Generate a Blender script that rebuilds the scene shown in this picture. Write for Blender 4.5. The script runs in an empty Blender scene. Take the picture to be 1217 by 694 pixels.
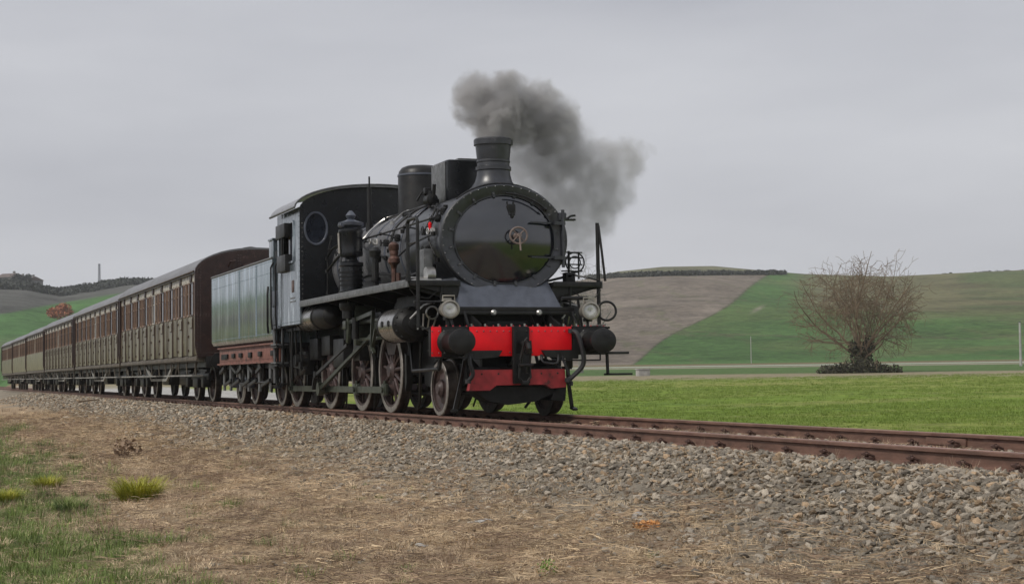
import bpy, bmesh, math, random
import numpy as np
from mathutils import Vector, Matrix, noise
random.seed(7); rng = np.random.default_rng(7)
PI = math.pi
scene = bpy.context.scene
COL = scene.collection
# ---------------------------------------------------------------- camera
FPX, PW, PH = 1900.0, 1217.0, 694.0
CAM = Vector((22.088, -8.1849, 0.6))
CAMX = Vector((0.355, 0.935, -0.013)); CAMY = Vector((0.052, -0.006, 0.999)); CAMZ = Vector((0.933, -0.356, -0.051))
cd = bpy.data.cameras.new("camera"); cam = bpy.data.objects.new("camera", cd); COL.objects.link(cam)
cd.sensor_width = 36; cd.lens = FPX / PW * 36; cd.clip_start = 0.1; cd.clip_end = 9000
CAMZ.normalize(); CAMX = (CAMX - CAMZ * CAMX.dot(CAMZ)).normalized(); CAMY = CAMZ.cross(CAMX)
cam.matrix_world = Matrix(((CAMX.x, CAMY.x, CAMZ.x, CAM.x), (CAMX.y, CAMY.y, CAMZ.y, CAM.y), (CAMX.z, CAMY.z, CAMZ.z, CAM.z), (0, 0, 0, 1)))
scene.camera = cam
# ---------------------------------------------------------------- world and sun: overcast day
world = bpy.data.worlds.new("World"); scene.world = world; world.use_nodes = True
SUN_EL, SUN_AZ = math.radians(46), math.radians(-72)     # azimuth measured from +X towards +Y
wn = world.node_tree; wn.nodes.clear()
def N(nt, t, **kw):
    n = nt.nodes.new(t)
    for k, v in kw.items():
        if k.startswith('i_'):
            n.inputs[int(k[2:])].default_value = v
        else: setattr(n, k, v)
    return n
sky = N(wn, 'ShaderNodeTexSky'); sky.sky_type = 'NISHITA'; sky.sun_disc = False
sky.sun_elevation = SUN_EL; sky.sun_rotation = PI / 2 - SUN_AZ; sky.dust_density = 4; sky.air_density = 1.5
hs = N(wn, 'ShaderNodeHueSaturation'); hs.inputs['Saturation'].default_value = .35; hs.inputs['Value'].default_value = .10
tc = N(wn, 'ShaderNodeTexCoord'); mp = N(wn, 'ShaderNodeMapping'); mp.inputs['Scale'].default_value = (1.2, 1.2, 5.5)
nz = N(wn, 'ShaderNodeTexNoise'); nz.inputs['Scale'].default_value = 1.5; nz.inputs['Detail'].default_value = 5; nz.inputs['Roughness'].default_value = .5
cr = N(wn, 'ShaderNodeValToRGB'); cr.color_ramp.elements[0].position = .32; cr.color_ramp.elements[1].position = .68
cr.color_ramp.elements[0].color = (.485, .495, .55, 1); cr.color_ramp.elements[1].color = (.675, .685, .73, 1)
mx = N(wn, 'ShaderNodeMixRGB'); mx.inputs[0].default_value = .85
bg = N(wn, 'ShaderNodeBackground'); wo = N(wn, 'ShaderNodeOutputWorld')
L = wn.links.new
L(sky.outputs[0], hs.inputs['Color']); L(tc.outputs['Generated'], mp.inputs[0]); L(mp.outputs[0], nz.inputs['Vector'])
L(nz.outputs[0], cr.inputs[0]); L(hs.outputs[0], mx.inputs[1]); L(cr.outputs[0], mx.inputs[2]); L(mx.outputs[0], bg.inputs[0]); L(bg.outputs[0], wo.inputs[0])
bg.inputs[1].default_value = 1.0
sl = bpy.data.lights.new("sun", 'SUN'); sl.energy = 2.1; sl.angle = math.radians(12); sl.color = (1, .95, .87)
so = bpy.data.objects.new("sun", sl); COL.objects.link(so)
sd = Vector((math.cos(SUN_EL) * math.cos(SUN_AZ), math.cos(SUN_EL) * math.sin(SUN_AZ), math.sin(SUN_EL)))
so.rotation_euler = sd.to_track_quat('Z', 'Y').to_euler(); so.location = (0, 0, 60)
vs = scene.view_settings; vs.view_transform = 'Standard'; vs.look = 'None'; vs.exposure = 0; vs.gamma = 1
scene.cycles.use_denoising = True; scene.cycles.max_bounces = 6; scene.cycles.volume_bounces = 2
scene.cycles.volume_step_rate = 1.0; scene.cycles.volume_max_steps = 160

# ---------------------------------------------------------------- projection helpers used for surveying positions
def ray(u, v):
    return CAMX * ((u - PW / 2) / FPX) + CAMY * (-(v - PH / 2) / FPX) - CAMZ
def atD(u, v, d): return CAM + ray(u, v) * d
def onX(u, v, x): r = ray(u, v); return CAM + r * ((x - CAM.x) / r.x)
def onY(u, v, y): r = ray(u, v); return CAM + r * ((y - CAM.y) / r.y)
def onZ(u, v, z): r = ray(u, v); return CAM + r * ((z - CAM.z) / r.z)

# ---------------------------------------------------------------- materials
def mat(name, col, rough=.6, metal=0, ior=1.5, var=.25, nscale=6, bump=0, bscale=20, col2=None, stretch=(1, 1, 1), rvar=.1, coat=0, patch=None, trans=0, objrand=0, emit=None):
    m = bpy.data.materials.new(name); m.use_nodes = True; nt = m.node_tree; b = nt.nodes['Principled BSDF']
    b.inputs['Roughness'].default_value = rough; b.inputs['Metallic'].default_value = metal; b.inputs['IOR'].default_value = ior
    if coat: b.inputs['Coat Weight'].default_value = coat; b.inputs['Coat Roughness'].default_value = .08
    if trans: b.inputs['Transmission Weight'].default_value = trans
    t = N(nt, 'ShaderNodeTexCoord'); mp_ = N(nt, 'ShaderNodeMapping'); mp_.inputs['Scale'].default_value = stretch
    nt.links.new(t.outputs['Object'], mp_.inputs[0])
    n1 = N(nt, 'ShaderNodeTexNoise'); n1.inputs['Scale'].default_value = nscale; n1.inputs['Detail'].default_value = 6; n1.inputs['Roughness'].default_value = .6
    nt.links.new(mp_.outputs[0], n1.inputs['Vector'])
    mixn = N(nt, 'ShaderNodeMixRGB'); c = Vector(col); c2 = Vector(col2) if col2 else c * (1 - var)
    c1 = c if col2 else c * (1 + var)
    mixn.inputs[1].default_value = (*c1, 1); mixn.inputs[2].default_value = (*c2, 1)
    mr = N(nt, 'ShaderNodeMapRange'); mr.inputs[1].default_value = .35; mr.inputs[2].default_value = .65
    nt.links.new(n1.outputs[0], mr.inputs[0]); nt.links.new(mr.outputs[0], mixn.inputs[0])
    out = mixn.outputs[0]
    if patch:   # (colour, scale, threshold)
        n2 = N(nt, 'ShaderNodeTexNoise'); n2.inputs['Scale'].default_value = patch[1]; n2.inputs['Detail'].default_value = 8; n2.inputs['Roughness'].default_value = .7
        nt.links.new(mp_.outputs[0], n2.inputs['Vector'])
        m2 = N(nt, 'ShaderNodeMapRange'); m2.inputs[1].default_value = patch[2]; m2.inputs[2].default_value = patch[2] + .08
        nt.links.new(n2.outputs[0], m2.inputs[0])
        mm = N(nt, 'ShaderNodeMixRGB'); mm.inputs[2].default_value = (*patch[0], 1)
        nt.links.new(m2.outputs[0], mm.inputs[0]); nt.links.new(out, mm.inputs[1]); out = mm.outputs[0]
    if objrand:
        oi = N(nt, 'ShaderNodeObjectInfo'); hv = N(nt, 'ShaderNodeHueSaturation'); m3 = N(nt, 'ShaderNodeMapRange')
        m3.inputs[3].default_value = 1 - objrand; m3.inputs[4].default_value = 1 + objrand
        nt.links.new(oi.outputs['Random'], m3.inputs[0]); nt.links.new(m3.outputs[0], hv.inputs['Value']); nt.links.new(out, hv.inputs['Color']); out = hv.outputs[0]
    nt.links.new(out, b.inputs['Base Color'])
    if rvar:
        m4 = N(nt, 'ShaderNodeMapRange'); m4.inputs[3].default_value = max(.02, rough - rvar); m4.inputs[4].default_value = min(1, rough + rvar)
        nt.links.new(n1.outputs[0], m4.inputs[0]); nt.links.new(m4.outputs[0], b.inputs['Roughness'])
    if bump:
        nb = N(nt, 'ShaderNodeTexNoise'); nb.inputs['Scale'].default_value = bscale; nb.inputs['Detail'].default_value = 4
        bp = N(nt, 'ShaderNodeBump'); bp.inputs['Strength'].default_value = 1; bp.inputs['Distance'].default_value = bump
        nt.links.new(mp_.outputs[0], nb.inputs['Vector']); nt.links.new(nb.outputs[0], bp.inputs['Height']); nt.links.new(bp.outputs[0], b.inputs['Normal'])
    if emit: b.inputs['Emission Color'].default_value = (*emit[:3], 1); b.inputs['Emission Strength'].default_value = emit[3]
    return m
M = dict(
    black=mat('black_paint', (.007, .008, .010), .30, ior=1.5, var=.5, bump=.002, bscale=5, rvar=.12, patch=((.02, .019, .018), 9, .62)),
    boiler=mat('boiler_cladding', (.17, .17, .18), .30, ior=2.3, var=.35, bump=.003, bscale=4, rvar=.12, patch=((.1, .095, .09), 5, .6), stretch=(1, 1, .6)),
    door=mat('smokebox_door_enamel', (.006, .008, .013), .15, ior=2.0, var=.4, rvar=.06, bump=.001, bscale=3, patch=((.02, .02, .02), 7, .66)),
    smoke=mat('smokebox_graphite', (.022, .024, .030), .36, ior=1.65, var=.4, bump=.001, bscale=14, patch=((.06, .058, .06), 6, .6)),
    soot=mat('sooty_black', (.008, .008, .008), .55, ior=1.38, var=.5, bump=.002, bscale=25, patch=((.022, .017, .014), 8, .6)),
    grime=mat('greasy_dark_iron', (.012, .012, .012), .42, ior=1.42, var=.5, bump=.002, bscale=30, patch=((.04, .028, .022), 10, .6)),
    grey=mat('grey_paint', (.075, .085, .11), .4, ior=1.6, var=.2, patch=((.12, .12, .125), 7, .64)),
    board=mat('running_board_edge', (.085, .088, .09), .45, ior=1.7, var=.35, nscale=9, patch=((.2, .2, .195), 12, .58)),
    red=mat('signal_red', (.85, .004, .012), .36, ior=1.4, var=.1, nscale=3, patch=((.45, .012, .012), 7, .66)),
    dred=mat('dull_red', (.32, .022, .026), .5, var=.3, patch=((.07, .02, .018), 6, .58)),
    wheel=mat('wheel_brown_oxide', (.058, .036, .033), .5, var=.35, nscale=9, patch=((.03, .022, .02), 7, .56)),
    rim=mat('worn_wheel_tyre', (.26, .235, .21), .4, metal=.5, var=.3, nscale=12),
    tread=mat('dark_tyre_tread', (.05, .042, .038), .38, metal=.5, var=.4, nscale=12),
    rod=mat('oily_green_steel', (.055, .062, .046), .34, metal=.3, var=.35, nscale=8),
    steel=mat('bright_steel', (.45, .44, .42), .32, metal=.8, var=.3),
    silver=mat('polished_lagging', (.34, .33, .32), .26, metal=.85, var=.25, bump=.002, bscale=5),
    copper=mat('tarnished_copper', (.12, .065, .05), .42, metal=.5, var=.4, nscale=10),
    brass=mat('pale_brass', (.36, .335, .29), .4, metal=.6, var=.2),
    lens=mat('lamp_lens', (.55, .55, .53), .08, ior=1.8, var=.25, nscale=12, rvar=0, coat=1),
    tank=mat('tender_enamel_sky_tint', (.22, .285, .32), .15, metal=.55, ior=2.4, var=.3, nscale=2, bump=.022, bscale=1.7, stretch=(1.8, 1, .2), rvar=.06, patch=((.46, .54, .62), 2.5, .52)),  # blue-grey base and pale blue patches paint sky reflections into the enamel
    cabside=mat('cab_enamel_sky_tint', (.15, .18, .205), .14, metal=.5, ior=2.4, var=.3, nscale=2, bump=.015, bscale=2.2, stretch=(2, 1, .3), rvar=.07, patch=((.5, .56, .6), 3.5, .56)),  # pale bluish patches imitate broken sky reflections on the cab side
    tframe=mat('primer_red_frame', (.20, .085, .065), .55, var=.3, nscale=6, patch=((.07, .035, .03), 5, .56)),
    caredge=mat('coach_end_maroon', (.030, .013, .010), .48, var=.3, nscale=6, bump=.002, bscale=10, patch=((.09, .045, .038), 7, .6)),
    coach=mat('coach_isabella', (.17, .148, .078), .3, objrand=.13, ior=1.6, var=.2, nscale=3, stretch=(1, 1, .3), bump=.003, bscale=5, patch=((.07, .045, .03), 4, .52)),
    coach_up=mat('coach_upper_cream', (.46, .43, .37), .4, var=.25, nscale=8, patch=((.09, .06, .04), 6, .53)),
    brown=mat('coach_castano_brown', (.045, .022, .015), .4, var=.35, nscale=8, patch=((.12, .07, .045), 9, .62)),
    pillar=mat('coach_pillar_tan', (.24, .15, .10), .4, var=.35, nscale=6),
    roof=mat('coach_roof_grey', (.135, .135, .14), .45, ior=1.7, var=.15, nscale=3, stretch=(.4, 1, 1), patch=((.11, .105, .10), 3, .56)),
    pane=mat('window_glass', (.03, .018, .012), .08, ior=1.5, objrand=.7, var=.5, nscale=5, rvar=.03),
    rust=mat('rusty_rail', (.145, .080, .058), .68, var=.28, nscale=14, bump=.002, bscale=70, patch=((.10, .042, .03), 5, .58), stretch=(.3, 1, 1)),
    railtop=mat('rail_head_worn', (.30, .17, .13), .42, metal=.3, var=.3, nscale=10, stretch=(.15, 1, 1)),
    clip=mat('rusty_clip', (.07, .035, .026), .75, var=.4, nscale=14),
    wood=mat('old_sleeper_wood', (.10, .08, .065), .85, var=.35, nscale=10, bump=.006, bscale=25, stretch=(1, .15, 1)),
    stone=mat('ballast_stone', (.42, .37, .295), .85, var=.3, nscale=9, bump=.006, bscale=40, objrand=.55, col2=(.25, .21, .165)),
    stone2=mat('ballast_stone_brown', (.40, .29, .185), .88, nscale=9, bump=.004, bscale=50, objrand=.5, col2=(.24, .165, .10)),
    straw=mat('dry_grass', (.66, .52, .34), .85, var=.3, nscale=3, objrand=.5, col2=(.34, .245, .155)),
    straw2=mat('dead_brown_weeds', (.36, .26, .18), .85, var=.3, nscale=3, objrand=.4, col2=(.20, .14, .095)),
    grass=mat('green_grass', (.19, .25, .055), .7, var=.3, nscale=3, objrand=.4, col2=(.085, .14, .04)),
    tuft=mat('yellow_green_tussock', (.50, .46, .05), .7, var=.3, nscale=9, col2=(.20, .25, .03)),
    crop=mat('young_crop', (.20, .27, .04), .7, var=.3, nscale=.1, objrand=.15, col2=(.14, .21, .03)),
    bark=mat('tree_bark', (.16, .115, .075), .9, var=.3, nscale=2),
    bark2=mat('pale_tree_bark', (.20, .19, .175), .9, var=.3, nscale=2),
    ivy=mat('ivy_dark', (.045, .042, .022), .8, var=.5, nscale=1.2),
    hedge=mat('dark_hedge', (.045, .05, .042), .9, var=.4, nscale=.3),
    tanleaf=mat('tan_orange_leaves', (.62, .33, .13), .8, var=.3, nscale=3),
    orange=mat('rust_orange_leaves', (.34, .12, .06), .8, var=.3, nscale=3),
    plaster=mat('old_plaster', (.22, .21, .2), .9, var=.2, nscale=.4),
    tile=mat('roof_tile_dull', (.13, .10, .09), .9, var=.2, nscale=.4),
    concrete=mat('concrete', (.36, .35, .33), .85, var=.2, nscale=2),
    footb=mat('worn_footboard', (.24, .235, .215), .6, var=.3, nscale=5),
    sole=mat('dusty_solebar', (.095, .08, .062), .6, var=.35, nscale=5),
    wheelrim=mat('handwheel_rim', (.20, .15, .13), .45, var=.2),
    cabglass=mat('cab_window_glass', (.02, .024, .034), .1, ior=1.6, var=.4, rvar=.03),
    coal=mat('coal', (.02, .02, .02), .5, var=.5),
    hose=mat('rubber_hose', (.02, .02, .022), .55, var=.3),
)

# ---------------------------------------------------------------- mesh builder
def tag(o, label=None, cat=None, group=None, kind=None):
    if label: o['label'] = label
    if cat: o['category'] = cat
    if group: o['group'] = group
    if kind: o['kind'] = kind
    return o
def empty(name, loc=(0, 0, 0)):
    o = bpy.data.objects.new(name, None); o.location = loc; o.empty_display_size = .2; COL.objects.link(o); return o
class MB:
    def __init__(s): s.bm = bmesh.new()
    def box(s, x0, x1, y0, y1, z0, z1, bev=0):
        vs_ = [s.bm.verts.new((x, y, z)) for x in (x0, x1) for y in (y0, y1) for z in (z0, z1)]
        fs = [s.bm.faces.new([vs_[i] for i in q]) for q in ((0, 1, 3, 2), (4, 6, 7, 5), (0, 4, 5, 1), (2, 3, 7, 6), (0, 2, 6, 4), (1, 5, 7, 3))]
        if bev:
            es = list({e for f in fs for e in f.edges})
            bmesh.ops.bevel(s.bm, geom=es, offset=bev, segments=2, affect='EDGES', profile=.6)
        return s
    def frame_of(s, d):
        d = Vector(d).normalized(); a = Vector((0, 0, 1)) if abs(d.z) < .9 else Vector((1, 0, 0))
        u = d.cross(a).normalized(); v = d.cross(u); return u, v
    def tube(s, pts, r, seg=8, r1=None, cap=True):
        pts = [Vector(p) for p in pts]; n = len(pts); rings = []
        if n == 2: pass
        pu = None
        for i, p in enumerate(pts):
            d = (pts[min(i + 1, n - 1)] - pts[max(i - 1, 0)]).normalized()
            if pu is None: u, v = s.frame_of(d)
            else:
                u = pu - d * pu.dot(d)
                if u.length < 1e-5: u, v = s.frame_of(d)
                u = u.normalized(); v = d.cross(u)
            pu = u
            rr = r if r1 is None else r + (r1 - r) * i / (n - 1)
            rings.append([s.bm.verts.new(p + u * rr * math.cos(2 * PI * k / seg) + v * rr * math.sin(2 * PI * k / seg)) for k in range(seg)])
        for a, b in zip(rings, rings[1:]):
            for k in range(seg): s.bm.faces.new((a[k], a[(k + 1) % seg], b[(k + 1) % seg], b[k]))
        if cap and seg > 2: s.bm.faces.new(rings[0][::-1]); s.bm.faces.new(rings[-1])
        return s
    def bar(s, a, b, w, h, up=(0, 0, 1)):
        a = Vector(a); b = Vector(b); d = (b - a).normalized(); sx = d.cross(Vector(up)).normalized() * w / 2; sz = sx.cross(d).normalized() * h / 2
        q = [[s.bm.verts.new(p + sx * i + sz * j) for i, j in ((-1, -1), (1, -1), (1, 1), (-1, 1))] for p in (a, b)]
        for k in range(4): s.bm.faces.new((q[0][k], q[0][(k + 1) % 4], q[1][(k + 1) % 4], q[1][k]))
        s.bm.faces.new(q[0][::-1]); s.bm.faces.new(q[1]); return s
    def lathe(s, prof, c, axis='X', sc=(1, 1), seg=32, close=True):
        """prof: list of (along, radius); c centre; sc: scales of the two radial directions"""
        rings = []; c = Vector(c)
        for t, r in prof:
            ring = []
            for k in range(seg):
                a = 2 * PI * k / seg; ca, sa = math.cos(a) * r * sc[0], math.sin(a) * r * sc[1]
                ring.append(s.bm.verts.new(c + (Vector((t, ca, sa)) if axis == 'X' else Vector((ca, t, sa)) if axis == 'Y' else Vector((ca, sa, t)))))
            rings.append(ring)
        for a, b in zip(rings, rings[1:]):
            for k in range(seg): s.bm.faces.new((a[k], a[(k + 1) % seg], b[(k + 1) % seg], b[k]))
        if close: s.bm.faces.new(rings[0][::-1]); s.bm.faces.new(rings[-1])
        return s
    def prism(s, poly, a, b, axis='X'):
        """poly in the two other axes; extruded from a to b along axis"""
        def P(t, p): return (t, p[0], p[1]) if axis == 'X' else (p[0], t, p[1]) if axis == 'Y' else (p[0], p[1], t)
        A = [s.bm.verts.new(P(a, p)) for p in poly]; B = [s.bm.verts.new(P(b, p)) for p in poly]; n = len(poly)
        for k in range(n): s.bm.faces.new((A[k], A[(k + 1) % n], B[(k + 1) % n], B[k]))
        s.bm.faces.new(A[::-1]); s.bm.faces.new(B); return s
    def ring(s, c, axis, r0, r1, t0, t1, sc=(1, 1), seg=40):
        """flat ring, inner radius r0, outer r1, between t0 and t1 along the axis"""
        return s.lathe([(t0, r0), (t0, r1), (t1, r1), (t1, r0), (t0, r0)], c, axis, sc, seg, close=False)
    def torus(s, c, axis, R, r, sc=(1, 1), seg=36, rs=8, a0=0, a1=2 * PI):
        pts = []; c = Vector(c); full = abs(a1 - a0 - 2 * PI) < 1e-6; n = seg
        for k in range(n + 1):
            a = a0 + (a1 - a0) * k / n; ca, sa = math.cos(a) * R * sc[0], math.sin(a) * R * sc[1]
            pts.append(c + (Vector((0, ca, sa)) if axis == 'X' else Vector((ca, 0, sa)) if axis == 'Y' else Vector((ca, sa, 0))))
        return s.tube(pts, r, rs)
    def rivets(s, pts, r=.016, h=.012, n=(1, 0, 0)):
        n = Vector(n); u, v = s.frame_of(n)
        for p in pts:
            p = Vector(p); base = [s.bm.verts.new(p + (u * math.cos(k * PI / 3) + v * math.sin(k * PI / 3)) * r) for k in range(6)]
            t = s.bm.verts.new(p + n * h)
            for k in range(6): s.bm.faces.new((base[k], base[(k + 1) % 6], t))
        return s
    def clusters(s, gap=.012):
        """loose pieces of the mesh, those that touch counted together"""
        seen = set(); isl = []
        for v in s.bm.verts:
            if v in seen: continue
            st = [v]; seen.add(v); grp = []
            while st:
                q = st.pop(); grp.append(q)
                for e in q.link_edges:
                    o = e.other_vert(q)
                    if o not in seen: seen.add(o); st.append(o)
            isl.append(grp)
        if len(isl) < 2 or len(isl) > 400: return isl, None
        bb = np.array([[min(v.co[i] for v in g) for i in range(3)] + [max(v.co[i] for v in g) for i in range(3)] for g in isl])
        par = list(range(len(isl)))
        def f(i):
            while par[i] != i: par[i] = par[par[i]]; i = par[i]
            return i
        for i in range(len(isl)):
            h = np.all(bb[i, :3] - gap <= bb[:, 3:], axis=1) & np.all(bb[:, :3] <= bb[i, 3:] + gap, axis=1)
            for j in np.nonzero(h)[0]:
                a, b = f(i), f(int(j))
                if a != b: par[a] = b
        out = {}
        for i, g in enumerate(isl): out.setdefault(f(i), []).extend(g)
        sz = max(float((np.array([max(v.co[i] for v in g) for i in range(3)]) - np.array([min(v.co[i] for v in g) for i in range(3)])).max()) for g in out.values())
        return list(out.values()), sz
    def build(s, name, m, parent=None, smooth=35, mesh=False, join=False):
        if not join:
            bmesh.ops.remove_doubles(s.bm, verts=s.bm.verts[:], dist=1e-6)
            cl, sz = s.clusters()
            if len(cl) > 1 and sz is not None and sz > .1 and len(cl) <= 60:
                out = []
                for g in cl:
                    gs = set(g); t = MB(); mp__ = {v: t.bm.verts.new(v.co) for v in g}
                    for fc in s.bm.faces:
                        if fc.verts[0] in gs: t.bm.faces.new([mp__[v] for v in fc.verts])
                    out.append(t.build(name, m, parent, smooth, mesh, True))
                s.bm.free(); return out if mesh else out[0]
            small = len(cl) > 1
        else: small = False
        bmesh.ops.remove_doubles(s.bm, verts=s.bm.verts[:], dist=1e-6)
        bmesh.ops.recalc_face_normals(s.bm, faces=s.bm.faces[:])
        me = bpy.data.meshes.new(name); s.bm.to_mesh(me); s.bm.free()
        me.materials.append(M[m] if isinstance(m, str) else m)
        if smooth:
            me.polygons.foreach_set('use_smooth', [True] * len(me.polygons)); me.set_sharp_from_angle(angle=math.radians(smooth))
        if small: me['small'] = 1
        if mesh: return me
        o = bpy.data.objects.new(name, me); COL.objects.link(o)
        if parent: o.parent = parent
        if small: o['kind'] = 'stuff'
        return o
def inst(name, me, parent=None, loc=(0, 0, 0), rot=(0, 0, 0), sc=None):
    if isinstance(me, list): return [inst(name, q, parent, loc, rot, sc) for q in me][0]
    o = bpy.data.objects.new(name, me); o.location = loc; o.rotation_euler = rot
    if sc: o.scale = sc
    if me is not None and 'small' in me: o['kind'] = 'stuff'
    COL.objects.link(o)
    if parent: o.parent = parent
    return o
# ================================================================= TERRAIN
def sstep(a, b, x):
    t = np.clip((x - a) / (b - a), 0, 1); return t * t * (3 - 2 * t)
def hor_v(u): return 453 - .013 * (u + 115)
SKY_U = [-2500, -900, -300, 0, 30, 50, 72, 110, 150, 300, 640, 690, 735, 790, 850, 925, 960, 1060, 1130, 1217, 1700, 3000]
SKY_V = [478, 447, 428, 343, 345, 350, 353, 346, 340, 338, 336, 333, 322.5, 317, 316.5, 324, 327, 331, 328.5, 326, 318, 330]  # unseen left end kept low so the tender side reflects sky
PROF_A = [0, 1.35, 1.65, 2.4, 3.3, 4.2, 5.2, 6.5, 8.5, 14]
PROF_Z = [-.135, -.14, -.19, -.40, -.56, -.64, -.70, -.76, -.86, -.88]
_nz = rng.random((64, 64))
def vnoise(x, y):
    xi = np.floor(x).astype(int); yi = np.floor(y).astype(int); fx = x - xi; fy = y - yi
    fx = fx * fx * (3 - 2 * fx); fy = fy * fy * (3 - 2 * fy)
    g = lambda a, b: _nz[a % 64, b % 64]
    return (g(xi, yi) * (1 - fx) + g(xi + 1, yi) * fx) * (1 - fy) + (g(xi, yi + 1) * (1 - fx) + g(xi + 1, yi + 1) * fx) * fy
def fbm(x, y, o=4):
    s = 0; a = .5
    for _ in range(o): s = s + a * vnoise(x, y); x = x * 2.03 + 7.1; y = y * 2.03 + 3.7; a *= .5
    return s          # about 0..0.94, mean .47
def survey(x, y):
    """picture column and forward distance of ground points (used to shape the skyline of the hills)"""
    dx = x - CAM.x; dy = y - CAM.y
    cx = dx * CAMX.x + dy * CAMX.y; dep = -(dx * CAMZ.x + dy * CAMZ.y)
    r = np.hypot(dx, dy); ang = np.arctan2(cx, dep)
    u = PW / 2 + FPX * np.tan(np.clip(ang, -1.1, 1.1)); return u, r * np.cos(np.clip(ang, -1.1, 1.1)), r, ang
def height(x, y):
    u, dep, r, ang = survey(x, y)
    a = np.abs(y)
    near = np.interp(a, PROF_A, PROF_Z)
    near = np.where(y > 0, np.maximum(near, -.52), near)
    near = near + sstep(1.8, 4, a) * (fbm(x * .5, y * .5) - .47) * .16 + sstep(1.6, 2.2, a) * (fbm(x * 2.3 + 9, y * 2.3) - .47) * .05
    field = np.interp(r, [0, 20, 45, 130, 200, 230], [-.55, -.52, -.42, .30, 1.3, 1.8])
    # hills: rise from r=230 to a skyline at rs
    rs = 620.0
    vsk = np.interp(u, SKY_U, SKY_V); zsk = CAM.z + (hor_v(u) - vsk) / FPX * rs
    zsk = np.where(np.abs(ang) > .9, 5 + 0 * zsk, zsk)  # out-of-view hills flattened to leave sky in the side reflections
    t = np.clip((r - 230) / (rs - 230), 0, 1); hill = 1.8 + (zsk - 1.8) * (t * .72 + .28 * t * t * (3 - 2 * t))
    hill = np.where(r > rs, zsk * np.clip(1 - (r - rs) / 900, -0.2, 1), hill)
    hill = hill + sstep(240, 330, r) * (1 - sstep(540, 600, r)) * (fbm(x * .012, y * .012) - .47) * 6
    far = np.where(r < 230, field, hill)
    w = sstep(5, 26, a) * 1.0
    wfar = sstep(60, 230, r)
    w = np.maximum(w, wfar * sstep(3, 8, a))
    w = np.maximum(w, sstep(240, 420, r))
    near = near + 0 * r
    return near * (1 - w) + far * w
def build_ground():
    # azimuth rings about the standpoint: finest where the land is near
    fine = np.linspace(-.36, .36, 420); out = np.concatenate([np.linspace(-PI, -.36, 90)[:-1], fine, np.linspace(.36, PI, 90)[1:]])
    az = out[:-1] if abs(out[-1] - out[0] - 2 * PI) < 1e-6 else out
    rad = np.concatenate([[.0], np.geomspace(1.2, 60, 260), np.geomspace(61, 230, 70), np.geomspace(233, 640, 110), np.geomspace(650, 3200, 24)])
    base = math.atan2(-CAMZ.y, -CAMZ.x)
    A, R = np.meshgrid(az, rad, indexing='ij')
    X = CAM.x + R * np.cos(base - A); Y = CAM.y + R * np.sin(base - A)
    # keep the centre a tiny ring
    Z = height(X, Y)
    u, dep, r, ang = survey(X, Y)
    v = hor_v(u) - (Z - CAM.z) / np.maximum(dep, .1) * FPX
    # ---- albedo map of the land: patches belong to the land (fields, tracks), found by survey, except the darkened unseen side
    def C(*c): return np.array(c)
    n1 = fbm(X * .35, Y * .35); n2 = fbm(X * 1.7, Y * 1.7); nb = fbm(X * .03 + 5, Y * .03); nf = fbm(X * .1, Y * .02)
    col = np.empty(X.shape + (3,))
    gravel = C(.27, .235, .185); soil = C(.42, .31, .20); dry = C(.34, .25, .16); green = C(.14, .17, .05); crop = C(.17, .25, .035)
    a = np.abs(Y)
    def mixc(c0, c1, w): return c0 * (1 - w[..., None]) + c1 * w[..., None]
    col[:] = gravel; 
    side = Y < 0
    wS = sstep(2.7, 3.9, a + (n1 - .47) * 2.2); col = mixc(col, soil * np.ones_like(col), wS)
    col = mixc(col, dry * np.ones_like(col), sstep(4.3, 5.2, a + (n1 - .47) * 3) * .8)
    wg = sstep(5.7, 6.5, a + (n2 - .47) * 1.6 + (n1 - .47) * 2.5); wg = np.where(side, wg, 0); col = mixc(col, green * np.ones_like(col), wg * .9)
    # far side: crop field
    wf = np.where(~side, sstep(2.6, 3.6, a), 0); cf = mixc(crop * np.ones_like(col), C(.27, .28, .08) * np.ones_like(col), sstep(.35, .65, nf) * .7)
    cf = mixc(cf, C(.10, .17, .03) * np.ones_like(col), (np.abs(np.mod(Y * .92 - X * .06 + nb * 2, 11) - 5) < .32) * .6)
    cf = mixc(cf, C(.30, .28, .10) * np.ones_like(col), sstep(.55, .7, fbm(X * .25 + 3, Y * .06)) * .4)
    col = mixc(col, cf, wf)
    col = mixc(col, C(.085, .068, .05) * np.ones_like(col), np.where(side, sstep(10, 16, a), 0))  # unseen land on the camera side, darkened to dim the smokebox door's reflection
    col = mixc(col, C(.42, .41, .39) * np.ones_like(col), np.where(~side & (X < -36 + 6 * n1 - (Y - 4) * 3.2), sstep(3.2, 3.8, Y) * (1 - sstep(12, 14, Y)), 0))
    # pale stubble strip, green strip, lane and hill patches
    wv = lambda lo, hi, s=.6: sstep(lo - s, lo + s, v) * (1 - sstep(hi - s, hi + s, v))
    fr = (~side) | (r > 60)
    def paint(mask, c, amt=1.0):
        nonlocal col
        col = mixc(col, np.ones_like(col) * c, np.where(fr, np.clip(mask, 0, 1) * amt, 0))
    far = r > 55
    hu = hor_v(u)
    paint(far * sstep(hu + 12.5, hu + 8, v + (n1 - .47) * 3), C(.27, .235, .15))
    paint(far * sstep(hu + 4.5, hu + 3.5, v), C(.085, .145, .045))
    hillz = (r > 150) * 1.0
    paint(far * (1 - sstep(180, 186, r)) * sstep(172, 176, r), C(.30, .26, .21))            # verge
    paint(sstep(189, 190.5, r) * (1 - sstep(196, 198, r)), C(.50, .48, .44))     # gravel lane
    paint(sstep(200, 202, r) * (1 - sstep(214, 218, r)), np.array(C(.20, .13, .085)), .8)
    hb = sstep(214, 220, r)
    paint(hb, C(.072, .145, .042))
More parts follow.
